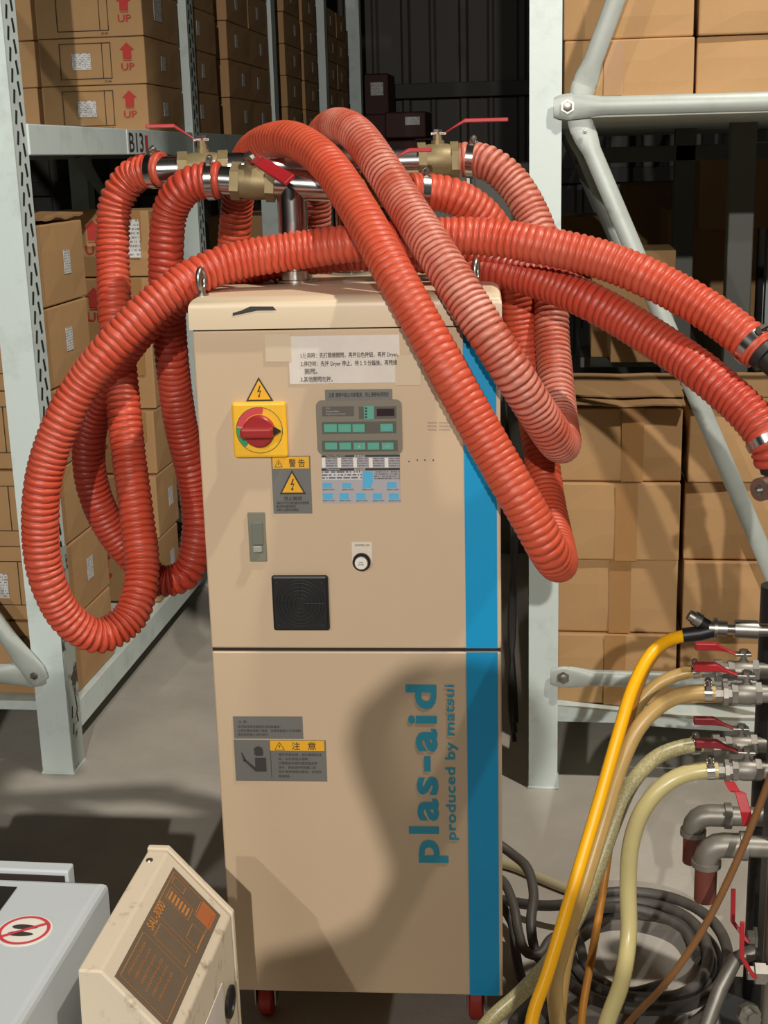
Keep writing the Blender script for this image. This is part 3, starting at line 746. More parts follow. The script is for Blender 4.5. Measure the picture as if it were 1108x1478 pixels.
fpoly([(368, 1093), (384, 1093), (385, 1113), (369, 1113)])
fpoly([(366, 1081), (368, 1078), (372, 1076.5), (377, 1077.5), (379.5, 1082), (380, 1090), (370, 1090.5), (367, 1088), (367.5, 1085)])
fpoly([(351, 1096), (355, 1096), (369, 1107), (369, 1113)]); fpoly([(348, 1086), (349, 1085), (356, 1097), (352, 1099)])
obj('figure_print', flat_bm(bm), m_ink, cpl)
# black scuffed mark on the lid front
bm = bmesh.new(); 
def lpoly(P): poly_into(bm, [(lambda q: (q[0], -.0088, q[1]))(mf(a, b)) for a, b in P][::-1])
lpoly([(337, 451), (350, 447), (362, 441.5), (395, 441.5), (400, 447), (372, 447.5), (356, 451), (337, 455)])
obj('scuff_mark', flat_bm(bm), m_ink, lid)
# eye bolts on the lid
for px, py in ((309, 418), (688, 402)):
    p0 = atz(px, py, ZT) if px < 400 else atz(px, py+4, ZT)
    q = MC.copy(); loc = V(((p0-MC).dot(MAX_), (p0-MC).dot(MN), 0))
    loc.y = .028 if px < 400 else .10
    e = obj('eye_bolt', lathem((loc.x, loc.y, ZT-.001), (0, 0, 1), [(0, .011), (.004, .011), (.004, .006), (.012, .006)], 14), m_zinc, dr)
    P = [(loc.x+.004*0+cos(a)*.012*.2, loc.y+cos(a)*.012, ZT+.026+sin(a)*.017) for a in [2*pi*k/20 for k in range(21)]]
    obj('ring', sweepm(P, .0048, 8), m_zinc, e)
# castors
for x in (-.2, .2):
    for y in (.06, DD-.07):
        cst = obj('castor', boxm((x-.024, y-.02, ZB-.012), (x+.024, y+.03, ZB-.002), .002), m_zinc, dr)
        for s in (-1, 1): obj('fork', boxm((x+s*.019-.0015, y-.005, .03), (x+s*.019+.0015, y+.035, ZB-.01), .001), m_zinc, cst)
        obj('wheel', lathem((x-.014, y+.022, .0375), (1, 0, 0), [(0, .030), (.004, .0375), (.024, .0375), (.028, .030)], 24), mat('red_wheel', (170, 48, 38), .45), cst)

# ------------------------------------------------------------------ pipework on the lid
def dloc(x, y, z): return MC+MAX_*x+MN*y+V((0, 0, z))
def valve(parent, a, b, R, handle_dir, hlen, stem_up=.028, m=m_brass, lever=m_redh, hname='lever', rise=.02, stem_dir=V((0, 0, 1)), lw=.009, th=.007, tip=None, plate_n=None):
    """ball valve body between a and b with a bent lever"""
    a = V(a); b = V(b); L = (b-a).length; ax = (b-a)/L
    bm = bmesh.new()
    add_lathe(bm, a, ax, [(0, R*1.16), (L*.2, R*1.16)], 6)
    add_lathe(bm, a, ax, [(L*.2, R*1.0), (L*.26, R*1.03), (L*.4, R*1.08), (L*.6, R*1.08), (L*.74, R*1.03), (L*.8, R*1.0)], 24)
    add_lathe(bm, a, ax, [(L*.8, R*1.16), (L, R*1.16)], 6)
    c = a+ax*(L*.5); sd = V(stem_dir).normalized()
    add_lathe(bm, c+sd*R*.9, sd, [(0, R*.42), (R*.35, R*.42), (R*.35, R*.3), (stem_up, R*.3)], 12)
    me = from_bm(bm, True); sharp(me, .45); v = obj('valve', me, m, parent)
    t = c+sd*(R*.9+stem_up)
    hd = V(handle_dir); hd = (hd-sd*hd.dot(sd)).normalized(); s = sd.cross(hd)
    nut_dir = sd
    if tip is not None:
        hd = V(tip)-t; hlen = hd.length; hd.normalize(); sd = V(plate_n); sd = (sd-hd*hd.dot(sd)).normalized(); s = sd.cross(hd)
    bm = bmesh.new()
    P = [t-hd*.012, t+hd*.012, t+hd*.03+sd*rise*.5, t+hd*.05+sd*rise, t+hd*hlen+sd*rise]; Wd = [lw*.9, lw*.9, lw*.7, lw, lw*1.05]; TH = [.003, .003, .004, th, th]
    prev = None; rings = []
    for p, w_, th_ in zip(P, Wd, TH): rings.append([bm.verts.new(p+s*x*w_+sd*z*th_) for x, z in ((-1, -.5), (1, -.5), (1, .5), (-1, .5))])
    for r0, r1 in zip(rings, rings[1:]):
        for k in range(4): bm.faces.new((r0[k], r0[(k+1) % 4], r1[(k+1) % 4], r1[k]))
    bm.faces.new(rings[0][::-1]); bm.faces.new(rings[-1]); bevel(bm, .0012, 1)
    h = obj('lever', from_bm(bm), lever, v)
    obj('lever_nut', lathem(t+sd*.001, sd, [(0, .0085), (.007, .0085)], 6, False), m_zinc, v)
    obj('lever_root', boxm((-.013, -.0075, -.0025), (.016, .0075, .0028), .001), m_zinc, v, t, Matrix((hd, s, sd)).transposed().to_euler())
    return v
def clamp_on(parent, p, ax, R, w_=.013):
    ax = V(ax).normalized(); p = V(p)
    bm = bmesh.new(); add_lathe(bm, p-ax*w_/2, ax, [(0, R), (0, R+.0015), (w_, R+.0015), (w_, R)], 28)
    c = obj('hose_clamp', from_bm(bm, True), m_steel, parent); sharp(c.data, .6)
    u_ = (V((0, -.35, 1))-ax*ax.dot(V((0, -.35, 1)))).normalized(); s = ax.cross(u_)
    bm = bmesh.new(); add_lathe(bm, p+u_*(R+.004)-s*.010, s, [(0, .0045), (.014, .0045), (.014, .006), (.02, .006)], 10)
    obj('clamp_screw', from_bm(bm), m_zinc, c)
    return c
PR = .0265
# header 2 (rear): from left hose to right valve
zh2 = 1.583
L2 = at(236, 245, 2.52); Rr2 = at(668, 231, 2.62)
ax2 = (Rr2-L2).normalized(); L2 = at(226, 245, 2.52)
m2 = thing('rear_pipe_manifold', 'stainless riser and rear crossbar with brass valve at each end, on the dryer lid', 'pipework', (L2.lerp(Rr2, .6).x, L2.lerp(Rr2, .6).y, ZT))
def sub(root, p): return V(p)-V(root.location)
def on2(px): # point on rear header at picture column px
    best = min((abs(EYE_px(L2+ax2*(k*.002))-px), k) for k in range(0, 330)); return L2+ax2*(best[1]*.002)
def EYE_px(P): d = P-EYE; return 554+F_PX*d.dot(RT)/d.dot(FW)
va, vb = on2(257), on2(330); vc, vd = on2(602), on2(662)
obj('crossbar', sweepm([sub(m2, on2(228)), sub(m2, va)], PR*.92, 20), m_steel, m2)
obj('crossbar', sweepm([sub(m2, vb), sub(m2, vc)], PR, 20), m_steel, m2)
rz = on2(503)
obj('riser', sweepm([(sub(m2, rz).x, sub(m2, rz).y, 0), sub(m2, rz)], .0285, 24), m_steel, m2)
obj('collar', lathem((sub(m2, rz).x, sub(m2, rz).y, .0005), (0, 0, 1), [(0, .042), (.004, .042), (.004, .033), (.02, .033)], 24), m_steel, m2)
valve(m2, sub(m2, va), sub(m2, vb), .027, V((-1, -.25, 0)), .10, .026, rise=.026)
valve(m2, sub(m2, vc), sub(m2, vd), .029, V((1, .1, 0.0)), .13, .022, rise=.022)
# header 1 (front)
L1 = at(318, 260, 2.42); R1 = at(590, 276, 2.44)
ax1 = (R1-L1).normalized()
m1_ = thing('front_pipe_manifold', 'stainless riser and front crossbar with brass ball valve and red lever, on the dryer lid', 'pipework', (L1.lerp(R1, .4).x, L1.lerp(R1, .4).y, ZT))
def on1(px):
    best = min((abs(EYE_px(L1+ax1*(k*.002))-px), k) for k in range(0, 260)); return L1+ax1*(best[1]*.002)
va, vb = on1(334), on1(398); vc, vd = on1(520), on1(578)
obj('crossbar', sweepm([sub(m1_, on1(310)), sub(m1_, va)], PR*.92, 20), m_steel, m1_)
obj('crossbar', sweepm([sub(m1_, vb), sub(m1_, vc)], PR, 20), m_steel, m1_)
obj('crossbar', sweepm([sub(m1_, vd), sub(m1_, on1(600))], PR*.92, 20), m_steel, m1_)
rz = on1(421)
obj('riser', sweepm([(sub(m1_, rz).x, sub(m1_, rz).y, 0), sub(m1_, rz)], .0265, 24), m_steel, m1_)
obj('collar', lathem((sub(m1_, rz).x, sub(m1_, rz).y, .0005), (0, 0, 1), [(0, .04), (.004, .04), (.004, .031), (.02, .031)], 24), m_steel, m1_)
valve(m1_, sub(m1_, va), sub(m1_, vb), .0285, V((1, 0, 0)), .095, .020, rise=.006, stem_dir=V((-.02, -.4, 1)), lw=.0105, tip=sub(m1_, at(421, 264, 2.30)), plate_n=V((-.15, -.75, .55)))
valve(m1_, sub(m1_, vc), sub(m1_, vd), .028, V((1, .2, 0)), .09, .02)

# ------------------------------------------------------------------ big orange hoses
def duct(name, label, pts, m, r=.0325, amp=.0032, pitch=.0118, seg=24, clamps=(), seed=0, ex=.8):
    path = smooth_path(pts, pitch/8); n = len(path)
    base = path[0]; T = []
    for i in range(n):
        t = path[min(i+1, n-1)]-path[max(i-1, 0)]; T.append(t.normalized())
    cur = [((T[min(i+6, n-1)]-T[max(i-6, 0)]).length/(12*pitch/8)) for i in range(n)]
    a = T[0].orthogonal().normalized(); verts = []; faces = []; rib = []
    ph = 0
    for i in range(n):
        a = (a-T[i]*a.dot(T[i])).normalized(); b = T[i].cross(a)
        ph += 1/8*(1+.30*noise.noise((i*.02, seed, 0))+.35*noise.noise((fl(ph)*3.7, seed+9, 2)))
        kdir = (T[min(i+4, n-1)]-T[max(i-4, 0)]); kl = kdir.length; kdir = kdir/kl if kl > 1e-6 else V((0, 0, 0))
        A = amp*(1+.45*noise.noise((i*.035, seed+5, 1))+.5*noise.noise((fl(ph)*5.3, seed+3, 4)))
        A *= 1+min(1.2, cur[i]*.10)
        for k in range(seg):
            d = a*cos(2*pi*k/seg)+b*sin(2*pi*k/seg)
            wob = .55*noise.noise((d.x*1.6+i*.05, d.y*1.6+seed, d.z*1.6))
            x = (ph+wob*.35) % 1.0
            q = abs(sin(pi*x))**ex          # rounded crest, sharp groove
            lump = noise.noise((path[i].x*7+d.x, path[i].y*7+d.y+seed, path[i].z*7+d.z))
            fold = 1+min(1, cur[i]*.06)*max(0, d.dot(kdir))*noise.noise((i*.3, k*.4, seed))
            verts.append(path[i]-base+d*(r-A+A*q*fold+lump*.0012)); rib.append(q)
    for i in range(n-1):
        for k in range(seg):
            faces.append((i*seg+k, i*seg+(k+1) % seg, (i+1)*seg+(k+1) % seg, (i+1)*seg+k))
    faces.append(tuple(range(seg))[::-1]); faces.append(tuple((n-1)*seg+k for k in range(seg)))
    me = bpy.data.meshes.new('duct'); me.from_pydata([tuple(v) for v in verts], [], faces)
    at_ = me.attributes.new('rib', 'FLOAT', 'POINT'); at_.data.foreach_set('value', rib)
    for p in me.polygons: p.use_smooth = True
    t = thing(name, label, 'hose', base)
    obj('sleeve', me, m, t)
    for f in clamps:
        i = int(f*(n-1)) if f <= 1 and isinstance(f, float) else (f if f >= 0 else n+f)
        clamp_on(t, path[i]-base, T[i], r+.0005)
    return t, path, T
PX = lambda L: [at(*q) for q in L]
CP = PX([(236, 245, 2.52), (214, 246, 2.53), (190, 256, 2.54), (168, 290, 2.54), (162, 350, 2.53), (165, 430, 2.50), (172, 520, 2.46), (184, 640, 2.41), (198, 750, 2.36), (205, 830, 2.32),
         (186, 893, 2.27), (142, 918, 2.23), (98, 893, 2.2), (68, 835, 2.18), (58, 755, 2.17), (68, 668, 2.17), (108, 572, 2.18), (170, 492, 2.19), (240, 425, 2.22), (320, 382, 2.27), (420, 363, 2.30), (520, 350, 2.31),
         (620, 342, 2.33), (700, 342, 2.33), (790, 356, 2.31), (870, 375, 2.29), (950, 408, 2.26), (1022, 449, 2.22), (1070, 484, 2.19), (1098, 508, 2.17)])
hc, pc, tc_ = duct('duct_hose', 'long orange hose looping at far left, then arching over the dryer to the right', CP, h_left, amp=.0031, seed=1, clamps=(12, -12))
e = pc[-1]; obj('hose_cuff', lathem(e-pc[0], tc_[-1], [(0, .026), (.014, .026), (.016, .021), (.09, .021)], 24), m_rubber, hc)
DP = PX([(318, 260, 2.42), (296, 261, 2.42), (268, 270, 2.42), (247, 300, 2.43), (240, 350, 2.44), (241, 430, 2.46), (249, 530, 2.50), (262, 620, 2.54), (280, 700, 2.57), (285, 770, 2.56), (268, 828, 2.54), (232, 838, 2.53), (195, 808, 2.52),
         (155, 755, 2.50), (131, 690, 2.48), (130, 620, 2.46), (155, 545, 2.44), (205, 475, 2.42), (270, 422, 2.42), (350, 388, 2.42), (450, 370, 2.43), (550, 364, 2.43), (640, 372, 2.42), (710, 386, 2.40), (780, 405, 2.37), (854, 436, 2.32), (958, 498, 2.25),
         (1036, 556, 2.18), (1090, 608, 2.14), (1111, 642, 2.12), (1119, 668, 2.12)])
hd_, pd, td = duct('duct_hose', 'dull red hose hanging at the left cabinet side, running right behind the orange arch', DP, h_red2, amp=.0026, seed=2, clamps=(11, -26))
obj('hose_cuff', lathem(pd[-1]-pd[0], td[-1], [(0, .026), (.012, .026), (.014, .022), (.08, .022)], 24), m_rubber, hd_)
AP = PX([(335, 400, 2.76), (338, 340, 2.75), (345, 275, 2.71), (358, 228, 2.64), (385, 205, 2.55), (425, 203, 2.46), (468, 232, 2.37), (512, 295, 2.27), (560, 380, 2.165), (610, 470, 2.12), (660, 560, 2.10), (710, 650, 2.09), (758, 734, 2.08), (790, 792, 2.09),
         (804, 812, 2.14), (805, 802, 2.22), (790, 730, 2.36), (780, 650, 2.45), (766, 560, 2.51), (752, 470, 2.53), (742, 405, 2.52), (722, 345, 2.50), (690, 305, 2.48), (650, 282, 2.46), (612, 277, 2.45), (592, 276, 2.44)])
ha, pa, ta = duct('duct_hose', 'smooth bright orange hose arching over the top and drooping lowest at the right', AP, h_red, amp=.0017, seed=3, clamps=(-16,))
BP = PX([(455, 400, 2.78), (455, 320, 2.77), (456, 245, 2.72), (464, 200, 2.64), (485, 182, 2.55), (513, 192, 2.46), (548, 238, 2.37), (592, 308, 2.27), (640, 382, 2.18), (690, 460, 2.13), (738, 536, 2.12), (780, 602, 2.15), (802, 634, 2.20), (811, 640, 2.27),
         (808, 610, 2.36), (802, 550, 2.44), (797, 490, 2.49), (795, 430, 2.52), (788, 370, 2.55), (768, 310, 2.58), (738, 262, 2.60), (706, 236, 2.61), (682, 230, 2.62), (664, 231, 2.62)])
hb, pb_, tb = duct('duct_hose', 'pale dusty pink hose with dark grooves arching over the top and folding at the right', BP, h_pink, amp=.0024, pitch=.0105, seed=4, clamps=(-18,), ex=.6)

# steel feed pipes that take the two hoses at the right edge down to the floor
for path_, tan_, px_, lab in ((pc, tc_, 1185, 'steel feed pipe at the right edge holding the upper hose cuff'), (pd, td, 1150, 'steel feed pipe at the right edge holding the lower hose cuff')):
    e = path_[-1]+tan_[-1]*.05; q = at(px_, 760, e.y+.02)
    ft = V((q.x, e.y+.02, 0)); P = smooth_path([e, e+tan_[-1]*.03, V((q.x, e.y+.02, e.z-.13)), V((q.x, e.y+.02, e.z-.25)), V((q.x, e.y+.02, .2)), ft], .015)
    t = thing('feed_pipe', lab, 'pipe', ft)
    obj('tube', sweepm([x-ft for x in P], .02, 16), m_zinc, t)
    obj('floor_flange', lathem((0, 0, 0), (0, 0, 1), [(0, .05), (.008, .05), (.008, .026), (.03, .026)], 20), m_zinc, t)

# ------------------------------------------------------------------ valve bank at the right edge
vb_ = thing('valve_bank', 'bank of grey water valves with red levers at the right edge', 'valves', (at(1112, 1478, 2.16).x+.03, 2.16, 0))
def s_(p): return V(p)-V(vb_.location)
colx = s_(at(1118, 1000, 2.16)).x
obj('column', boxm((colx+.0, -.01, 0), (colx+.07, .06, .84), .004), m_darkiron, vb_)
obj('column', sweepm([(colx+.03, .20, .0), (colx+.03, .20, .84)], .03, 16), m_darkiron, vb_)
obj('base', boxm((colx-.05, -.08, 0), (colx+.12, .26, .02), .004), m_darkiron, vb_)
def run(px0, px1, py, Y, r, m=m_iron, py1=None):
    a = s_(at(px0, py, Y)); b = s_(at(px1, py1 or py, Y)); return a, b
def bank_valve(py, Y, px_h, px_v0, px_v1, lever_up, R=.017, lm=m_redh):
    a, b = run(px_v0, px_v1, py, Y, R)
    v = valve(vb_, a, b, R, V((-1, 0, 0)), .085, .016, m=m_iron, lever=lm, rise=.014, lw=.0075, th=.0125)
    obj('pipe', sweepm([b, (colx+.03, b.y, b.z)], R*.9, 16), m_iron, vb_)
    h0, h1 = run(px_h, px_v0, py, Y, R)
    obj('hose_tail', lathem(h0, h1-h0, [(0, R*.8), ((h1-h0).length*.5, R*.8), ((h1-h0).length*.5, R*1.25), ((h1-h0).length*.78, R*1.25), ((h1-h0).length*.8, R*.9), ((h1-h0).length, R*.9)], 8, False), m_iron, vb_)
    return v
bank_valve(968, 2.34, 1012, 1050, 1094, 1)
bank_valve(1001, 2.14, 1030, 1055, 1098, 1)
bank_valve(1075, 2.34, 1010, 1046, 1092, 1, lm=mat('dull_red_handle', (128, 30, 40), .5))
bank_valve(1111, 2.14, 1034, 1056, 1098, 1, lm=mat('dull_red_handle', (128, 30, 40), .5))
# air coupling
ac = s_(at(1000, 903, 2.2)); ab = s_(at(1098, 908, 2.2))
q = lambda px, py: s_(at(px, py, 2.2))
obj('coupling', lathem(q(1022, 906), q(1098, 909)-q(1022, 906), [(0, .012), (.008, .012), (.008, .0175), (.014, .0175), (.014, .013), (.03, .013), (.03, .007), (.042, .007), (.042, .0155), (.08, .0155), (.08, .011), (.1, .011), (.16, .011)], 16), m_zinc, vb_)
obj('coupling_body', sweepm([q(1028, 907), q(1012, 898), q(1003, 891)], .010, 12), m_black, vb_)
obj('coupling_tip', lathem(q(1010, 897), q(992, 886)-q(1010, 897), [(0, .0125), (.012, .0125), (.012, .010), (.022, .009)], 12), m_zinc, vb_)
obj('coupling_body', sweepm([q(1030, 909), q(1010, 914), q(985, 917)], .0125, 12), m_black, vb_)
# elbows with pipes
def elbow(px_c, py_c, Y, py_b, R, drop, mdrop):
    c = s_(at(px_c, py_c, Y)); k = .03
    P = [c+V((k*2.2, 0, k*.0)), c+V((k*.9, 0, 0))]+[c+V((k*.9*(1-sin(a)), 0, k*.9*(cos(a)-1))) for a in (pi/8, pi/4, 3*pi/8, pi/2)]+[c+V((0, 0, -k*1.3))]
    obj('elbow', sweepm(P, R*1.15, 16), m_iron, vb_)
    obj('elbow_collar', lathem(P[0]-V((.012, 0, 0)), (1, 0, 0), [(0, R*1.35), (.012, R*1.35)], 16), m_iron, vb_)
    obj('elbow_collar', lathem(P[-1]+V((0, 0, .0)), (0, 0, 1), [(0, R*1.35), (.010, R*1.35)], 16), m_iron, vb_)
    obj('pipe', sweepm([P[0], (colx+.03, P[0].y, P[0].z)], R, 16), m_iron, vb_)
    obj('stub_hose', sweepm([P[-1], P[-1]-V((0, 0, drop))], R*1.02, 16), mdrop, vb_)
elbow(1001, 1176, 2.30, 0, .0175, .055, m_rustred)
elbow(1020, 1219, 2.14, 0, .0185, .065, m_rustred)
# drooping levers
def lever(P, w_, m):
    P = [s_(at(*p)) for p in P]; bm = bmesh.new(); rings = []
    for p in P: rings.append([bm.verts.new(p+V((x*w_, y*.002, 0))) for x, y in ((-1, -1), (1, -1), (1, 1), (-1, 1))])
    for r0, r1 in zip(rings, rings[1:]):
        for k in range(4): bm.faces.new((r0[k], r0[(k+1) % 4], r1[(k+1) % 4], r1[k]))
    bm.faces.new(rings[0][::-1]); bm.faces.new(rings[-1]); bevel(bm, .001, 1); obj('lever', from_bm(bm), m, vb_)
lever([(1052, 1128, 2.1), (1060, 1142, 2.08), (1068, 1144, 2.06), (1076, 1172, 2.05), (1079, 1192, 2.05)], .0085, m_redh)
lever([(1058, 1283, 2.2), (1057, 1330, 2.2), (1068, 1345, 2.19), (1080, 1360, 2.18)], .004, m_redh)
lever([(1071, 1330, 2.1), (1070, 1380, 2.1), (1080, 1398, 2.1), (1090, 1412, 2.1)], .004, m_redh)
for py, Y in ((1404, 2.12), (1352, 2.22)):
    a = s_(at(1078, py, Y)); bm = bmesh.new(); add_lathe(bm, a, (1, 0, 0), [(0, .013), (.012, .013), (.012, .02), (.03, .02), (.03, .016), (.09, .016)], 6)
    obj('valve', from_bm(bm), m_iron, vb_)
a = s_(at(1070, 1478, 2.06)); obj('drain_pipe', sweepm([s_(at(1092, 1372, 2.24)), s_(at(1060, 1385, 2.23)), s_(at(1040, 1425, 2.2)), s_(at(1005, 1520, 2.16))], .014, 12), m_iron, vb_)
obj('drain_plug', lathem(s_(at(1078, 1462, 2.06)), (.3, -1, .2), [(0, .02), (.012, .02), (.012, .012), (.03, .012)], 8), m_zinc, vb_)
# small pipe end at the right edge, mid height
pe = at(1099, 706, 2.07)
t = thing('pipe_end', 'small galvanised pipe end poking in at the right edge below the hoses', 'pipe', pe)
obj('flange', lathem((0, 0, 0), (-.75, -.65, 0), [(-.07, .012), (-.012, .012), (-.012, .018), (.006, .018), (.006, .008), (-.002, .007)], 18), m_zinc, t)

# ------------------------------------------------------------------ loose water hoses and cables
def soft_hose(name, label, pts, r, m, cat='hose', seg=12, step=.012, group=None, clampr=False):
    path = smooth_path(pts, step); b = path[0]
    o = obj(name, sweepm([p-b for p in path], r, seg), m); o.location = b
    if clampr: clamp_on(o, path[1]-b, path[2]-path[0], r+.0008, .012)
    return tag(o, label, cat, group)
def braid(name, base, line, sc):
    m = mat(name, base, .35); nt = m.node_tree; b = nt.nodes['Principled BSDF']
    tc = nt.nodes.new('ShaderNodeTexCoord'); v = nt.nodes.new('ShaderNodeTexVoronoi'); v.inputs['Scale'].default_value = sc
    nt.links.new(tc.outputs['Object'], v.inputs[0]); mx = nt.nodes.new('ShaderNodeMix'); mx.data_type = 'RGBA'
    mx.inputs[6].default_value = (*lin(line), 1); mx.inputs[7].default_value = (*lin(base), 1)
    r = nt.nodes.new('ShaderNodeMapRange'); r.inputs[1].default_value = .1; r.inputs[2].default_value = .5
    nt.links.new(v.outputs['Distance'], r.inputs[0]); nt.links.new(r.outputs[0], mx.inputs[0]); nt.links.new(mx.outputs[2], b.inputs['Base Color'])
    return m
m_braid = braid('braided_hose', (168, 160, 116), (206, 198, 158), 260)
FLOORW = lambda px, py, r: atz(px, py, r)
soft_hose('water_hose', 'tan water hose nearest the back, topmost of the valve bank', PX([(1014, 968, 2.34), (985, 972, 2.34), (945, 990, 2.33), (912, 1032, 2.31), (893, 1085, 2.28), (876, 1160, 2.24), (850, 1260, 2.19), (818, 1380, 2.12), (806, 1478, 2.06)])+[V((-.0, 2.0, .012)), V((.1, 1.9, .012))], .0115, m_tan, clampr=True)
soft_hose('water_hose', 'tan water hose from the clamped second valve, passing left of the clear hose', PX([(1032, 1000, 2.14), (1004, 1000, 2.14), (965, 1010, 2.13), (925, 1045, 2.11), (897, 1100, 2.09), (872, 1180, 2.06), (838, 1290, 2.01), (812, 1370, 1.98), (800, 1420, 1.97), (806, 1490, 1.96)])+[V((.02, 1.93, .012))], .0135, m_tan, clampr=True)
soft_hose('water_hose', 'greenish braided water hose running down to the lower left', PX([(1012, 1075, 2.34), (985, 1078, 2.33), (948, 1092, 2.31), (912, 1130, 2.28), (885, 1190, 2.24), (862, 1255, 2.20), (832, 1325, 2.15), (795, 1385, 2.1), (750, 1435, 2.04), (700, 1482, 1.98)])+[V((-.25, 1.8, .014))], .014, m_braid, clampr=True)
soft_hose('water_hose', 'pale clear water hose with an S-bend, lowest of the valve bank', PX([(1036, 1111, 2.14), (1005, 1113, 2.14), (965, 1128, 2.13), (930, 1165, 2.12), (911, 1215, 2.12), (906, 1280, 2.12), (907, 1350, 2.10), (896, 1420, 2.05), (872, 1490, 2.0)])+[V((.06, 1.85, .015)), V((.0, 1.7, .015))], .0145, m_clear, clampr=True)
yh = soft_hose('air_hose', 'bright yellow air hose curving down from the black coupling', PX([(986, 918, 2.2), (966, 923, 2.19), (940, 943, 2.16), (914, 990, 2.12), (892, 1060, 2.08), (862, 1165, 2.03), (826, 1285, 1.97), (790, 1405, 1.91), (765, 1485, 1.87)])+[V((-.02, 1.72, .05)), V((.0, 1.6, .012))], .0105, m_yhose)
soft_hose('air_hose', 'thin orange hose between the braided hose and the clear hose', PX([(985, 920, 2.24), (955, 935, 2.25), (925, 985, 2.28), (903, 1070, 2.28), (888, 1150, 2.27), (878, 1230, 2.25), (866, 1310, 2.2), (852, 1390, 2.14), (838, 1480, 2.06)])+[V((.05, 1.95, .02))], .0072, m_ohose)
soft_hose('air_line', 'thin rusty brown line crossing diagonally in front of the valve bank', PX([(1125, 1085, 2.02), (1095, 1165, 2.02), (1060, 1250, 2.02), (1015, 1340, 2.02), (960, 1420, 2.03), (900, 1485, 2.04)])+[V((.04, 2.0, .01))], .006, m_rusty)
# cable coil on the floor
P = []
cx, cy = atz(918, 1378, .02).x, atz(918, 1378, .02).y
for k in range(0, 24*4+1):
    a = 2*pi*k/24+2.4; turn = k/24
    rx = .135+.022*sin(turn*2.1)+.006*turn; ry = .150+.02*cos(turn*1.7)+.012*turn
    P.append(V((cx+rx*cos(a)+.006*sin(turn*5), cy+ry*sin(a)-.01*turn, .012+.013*turn+.004*sin(a*3))))
P = [atz(740, 1478, .012), atz(770, 1440, .012), atz(800, 1410, .012)]+P[3:]+[P[-1]+V((-.07, .02, -.02)), P[-1]+V((-.16, .08, -.045))]
soft_hose('power_cable', 'thick grey power cable coiled on the floor below the valves', P, .0115, m_cable, 'cable', 10, .012)
P = PX([(715, 1215, 2.62), (738, 1232, 2.6), (760, 1252, 2.56), (770, 1290, 2.5), (766, 1330, 2.44), (770, 1365, 2.4), (780, 1388, 2.38), (800, 1360, 2.42), (835, 1325, 2.48)])+[atz(880, 1310, .06), atz(930, 1315, .05), atz(985, 1340, .04), atz(1010, 1390, .03)]
soft_hose('power_cable', 'grey cable standing in a bend beside the cabinet foot', P, .0105, m_cable, 'cable', 10)
P = PX([(712, 1262, 2.58), (728, 1275, 2.54), (742, 1310, 2.48), (748, 1345, 2.43), (760, 1375, 2.38), (778, 1378, 2.38), (795, 1355, 2.42)])+[atz(830, 1350, .05), atz(850, 1400, .04), atz(900, 1432, .03), atz(960, 1420, .03)]
soft_hose('power_cable', 'grey cable making a U-bend at the blue stripe foot', P, .010, m_cable, 'cable', 10)
P = [atz(718, 1300, .1), atz(738, 1330, .06), atz(745, 1380, .03), atz(752, 1410, .012), atz(775, 1440, .011), atz(800, 1475, .011), atz(840, 1500, .011)]
soft_hose('power_cable', 'dark cable dropping to the floor close to the cabinet', P, .010, m_cable, 'cable', 10)
soft_hose('drain_hose', 'cream hose lying on the floor behind the yellow hose', [atz(700, 1240, .012), atz(745, 1252, .012), atz(790, 1272, .012), atz(840, 1290, .012), atz(900, 1298, .012)], .011, mat('cream_hose', (196, 184, 150), .5), 'hose')
# dark bundle behind the dryer, next to the right post
for k in range(3):
    a = [(728, 560+20*k, 3.6), (738+3*k, 760, 3.5), (742-3*k, 900, 3.5), (735+4*k, 1010, 3.45), (744, 1080-12*k, 3.4)]
    soft_hose('cable', ['black cable in the gap beside the right rack post, left one', 'black cable in the gap beside the right rack post, middle one', 'black cable in the gap beside the right rack post, rightmost'][k], PX(a), .006+.001*(k % 3), m_rubber, 'cable', 8, .03, 'black cables in the gap')

# ------------------------------------------------------------------ grey machine, lower left
gz = .53
BR = atz(155, 1272, gz)
g = thing('grinder', 'grey-blue machine hood with a round no-standing sticker, lower left', 'machine', (BR.x, BR.y, 0))
bm = bmesh.new(); add_box(bm, (-.52, -.62, .10), (0, 0, gz)); bevel(bm, .012, 3, [e for e in bm.edges if all(v.co.z > gz-.001 for v in e.verts)])
obj('hood', from_bm(bm), m_gmach, g)
for x in (-.48, -.04):
    for y in (-.58, -.04): obj('leg', boxm((x-.02, y-.02, 0), (x+.02, y+.02, .11), .002), m_darkiron, g)
a = atz(0, 1240, gz+.012); b = atz(108, 1243, gz+.012)
obj('rear_plate', boxm((-.40, .004, gz-.16), (b.x-BR.x, .03, gz+.012), .003), m_gmach, g)
obj('plate_gasket', boxm((-.40, .0015, gz-.03), (b.x-BR.x-.006, .004, gz+.004)), m_gap, g)
obj('vent_recess', boxm((-.30, -.14, gz+.0005), (-.132, -.03, gz+.002)), m_black, g)
bm = bmesh.new()
lo4 = [(-.95, -.58), (-.50, -.58), (-.50, -.12), (-.95, -.12)]; hi4 = [(-1.05, -.66), (-.44, -.66), (-.44, -.04), (-1.05, -.04)]
a4 = [bm.verts.new((x, y, gz-.02)) for x, y in lo4]; b4 = [bm.verts.new((x, y, 1.06)) for x, y in hi4]
for k in range(4): bm.faces.new((a4[k], a4[(k+1) % 4], b4[(k+1) % 4], b4[k]))
bm.faces.new(a4[::-1]); bm.faces.new(b4); bevel(bm, .008, 2); obj('shade_blocker', from_bm(bm), m_gmach, g)  # added out of view to cast shade on the left floor and post
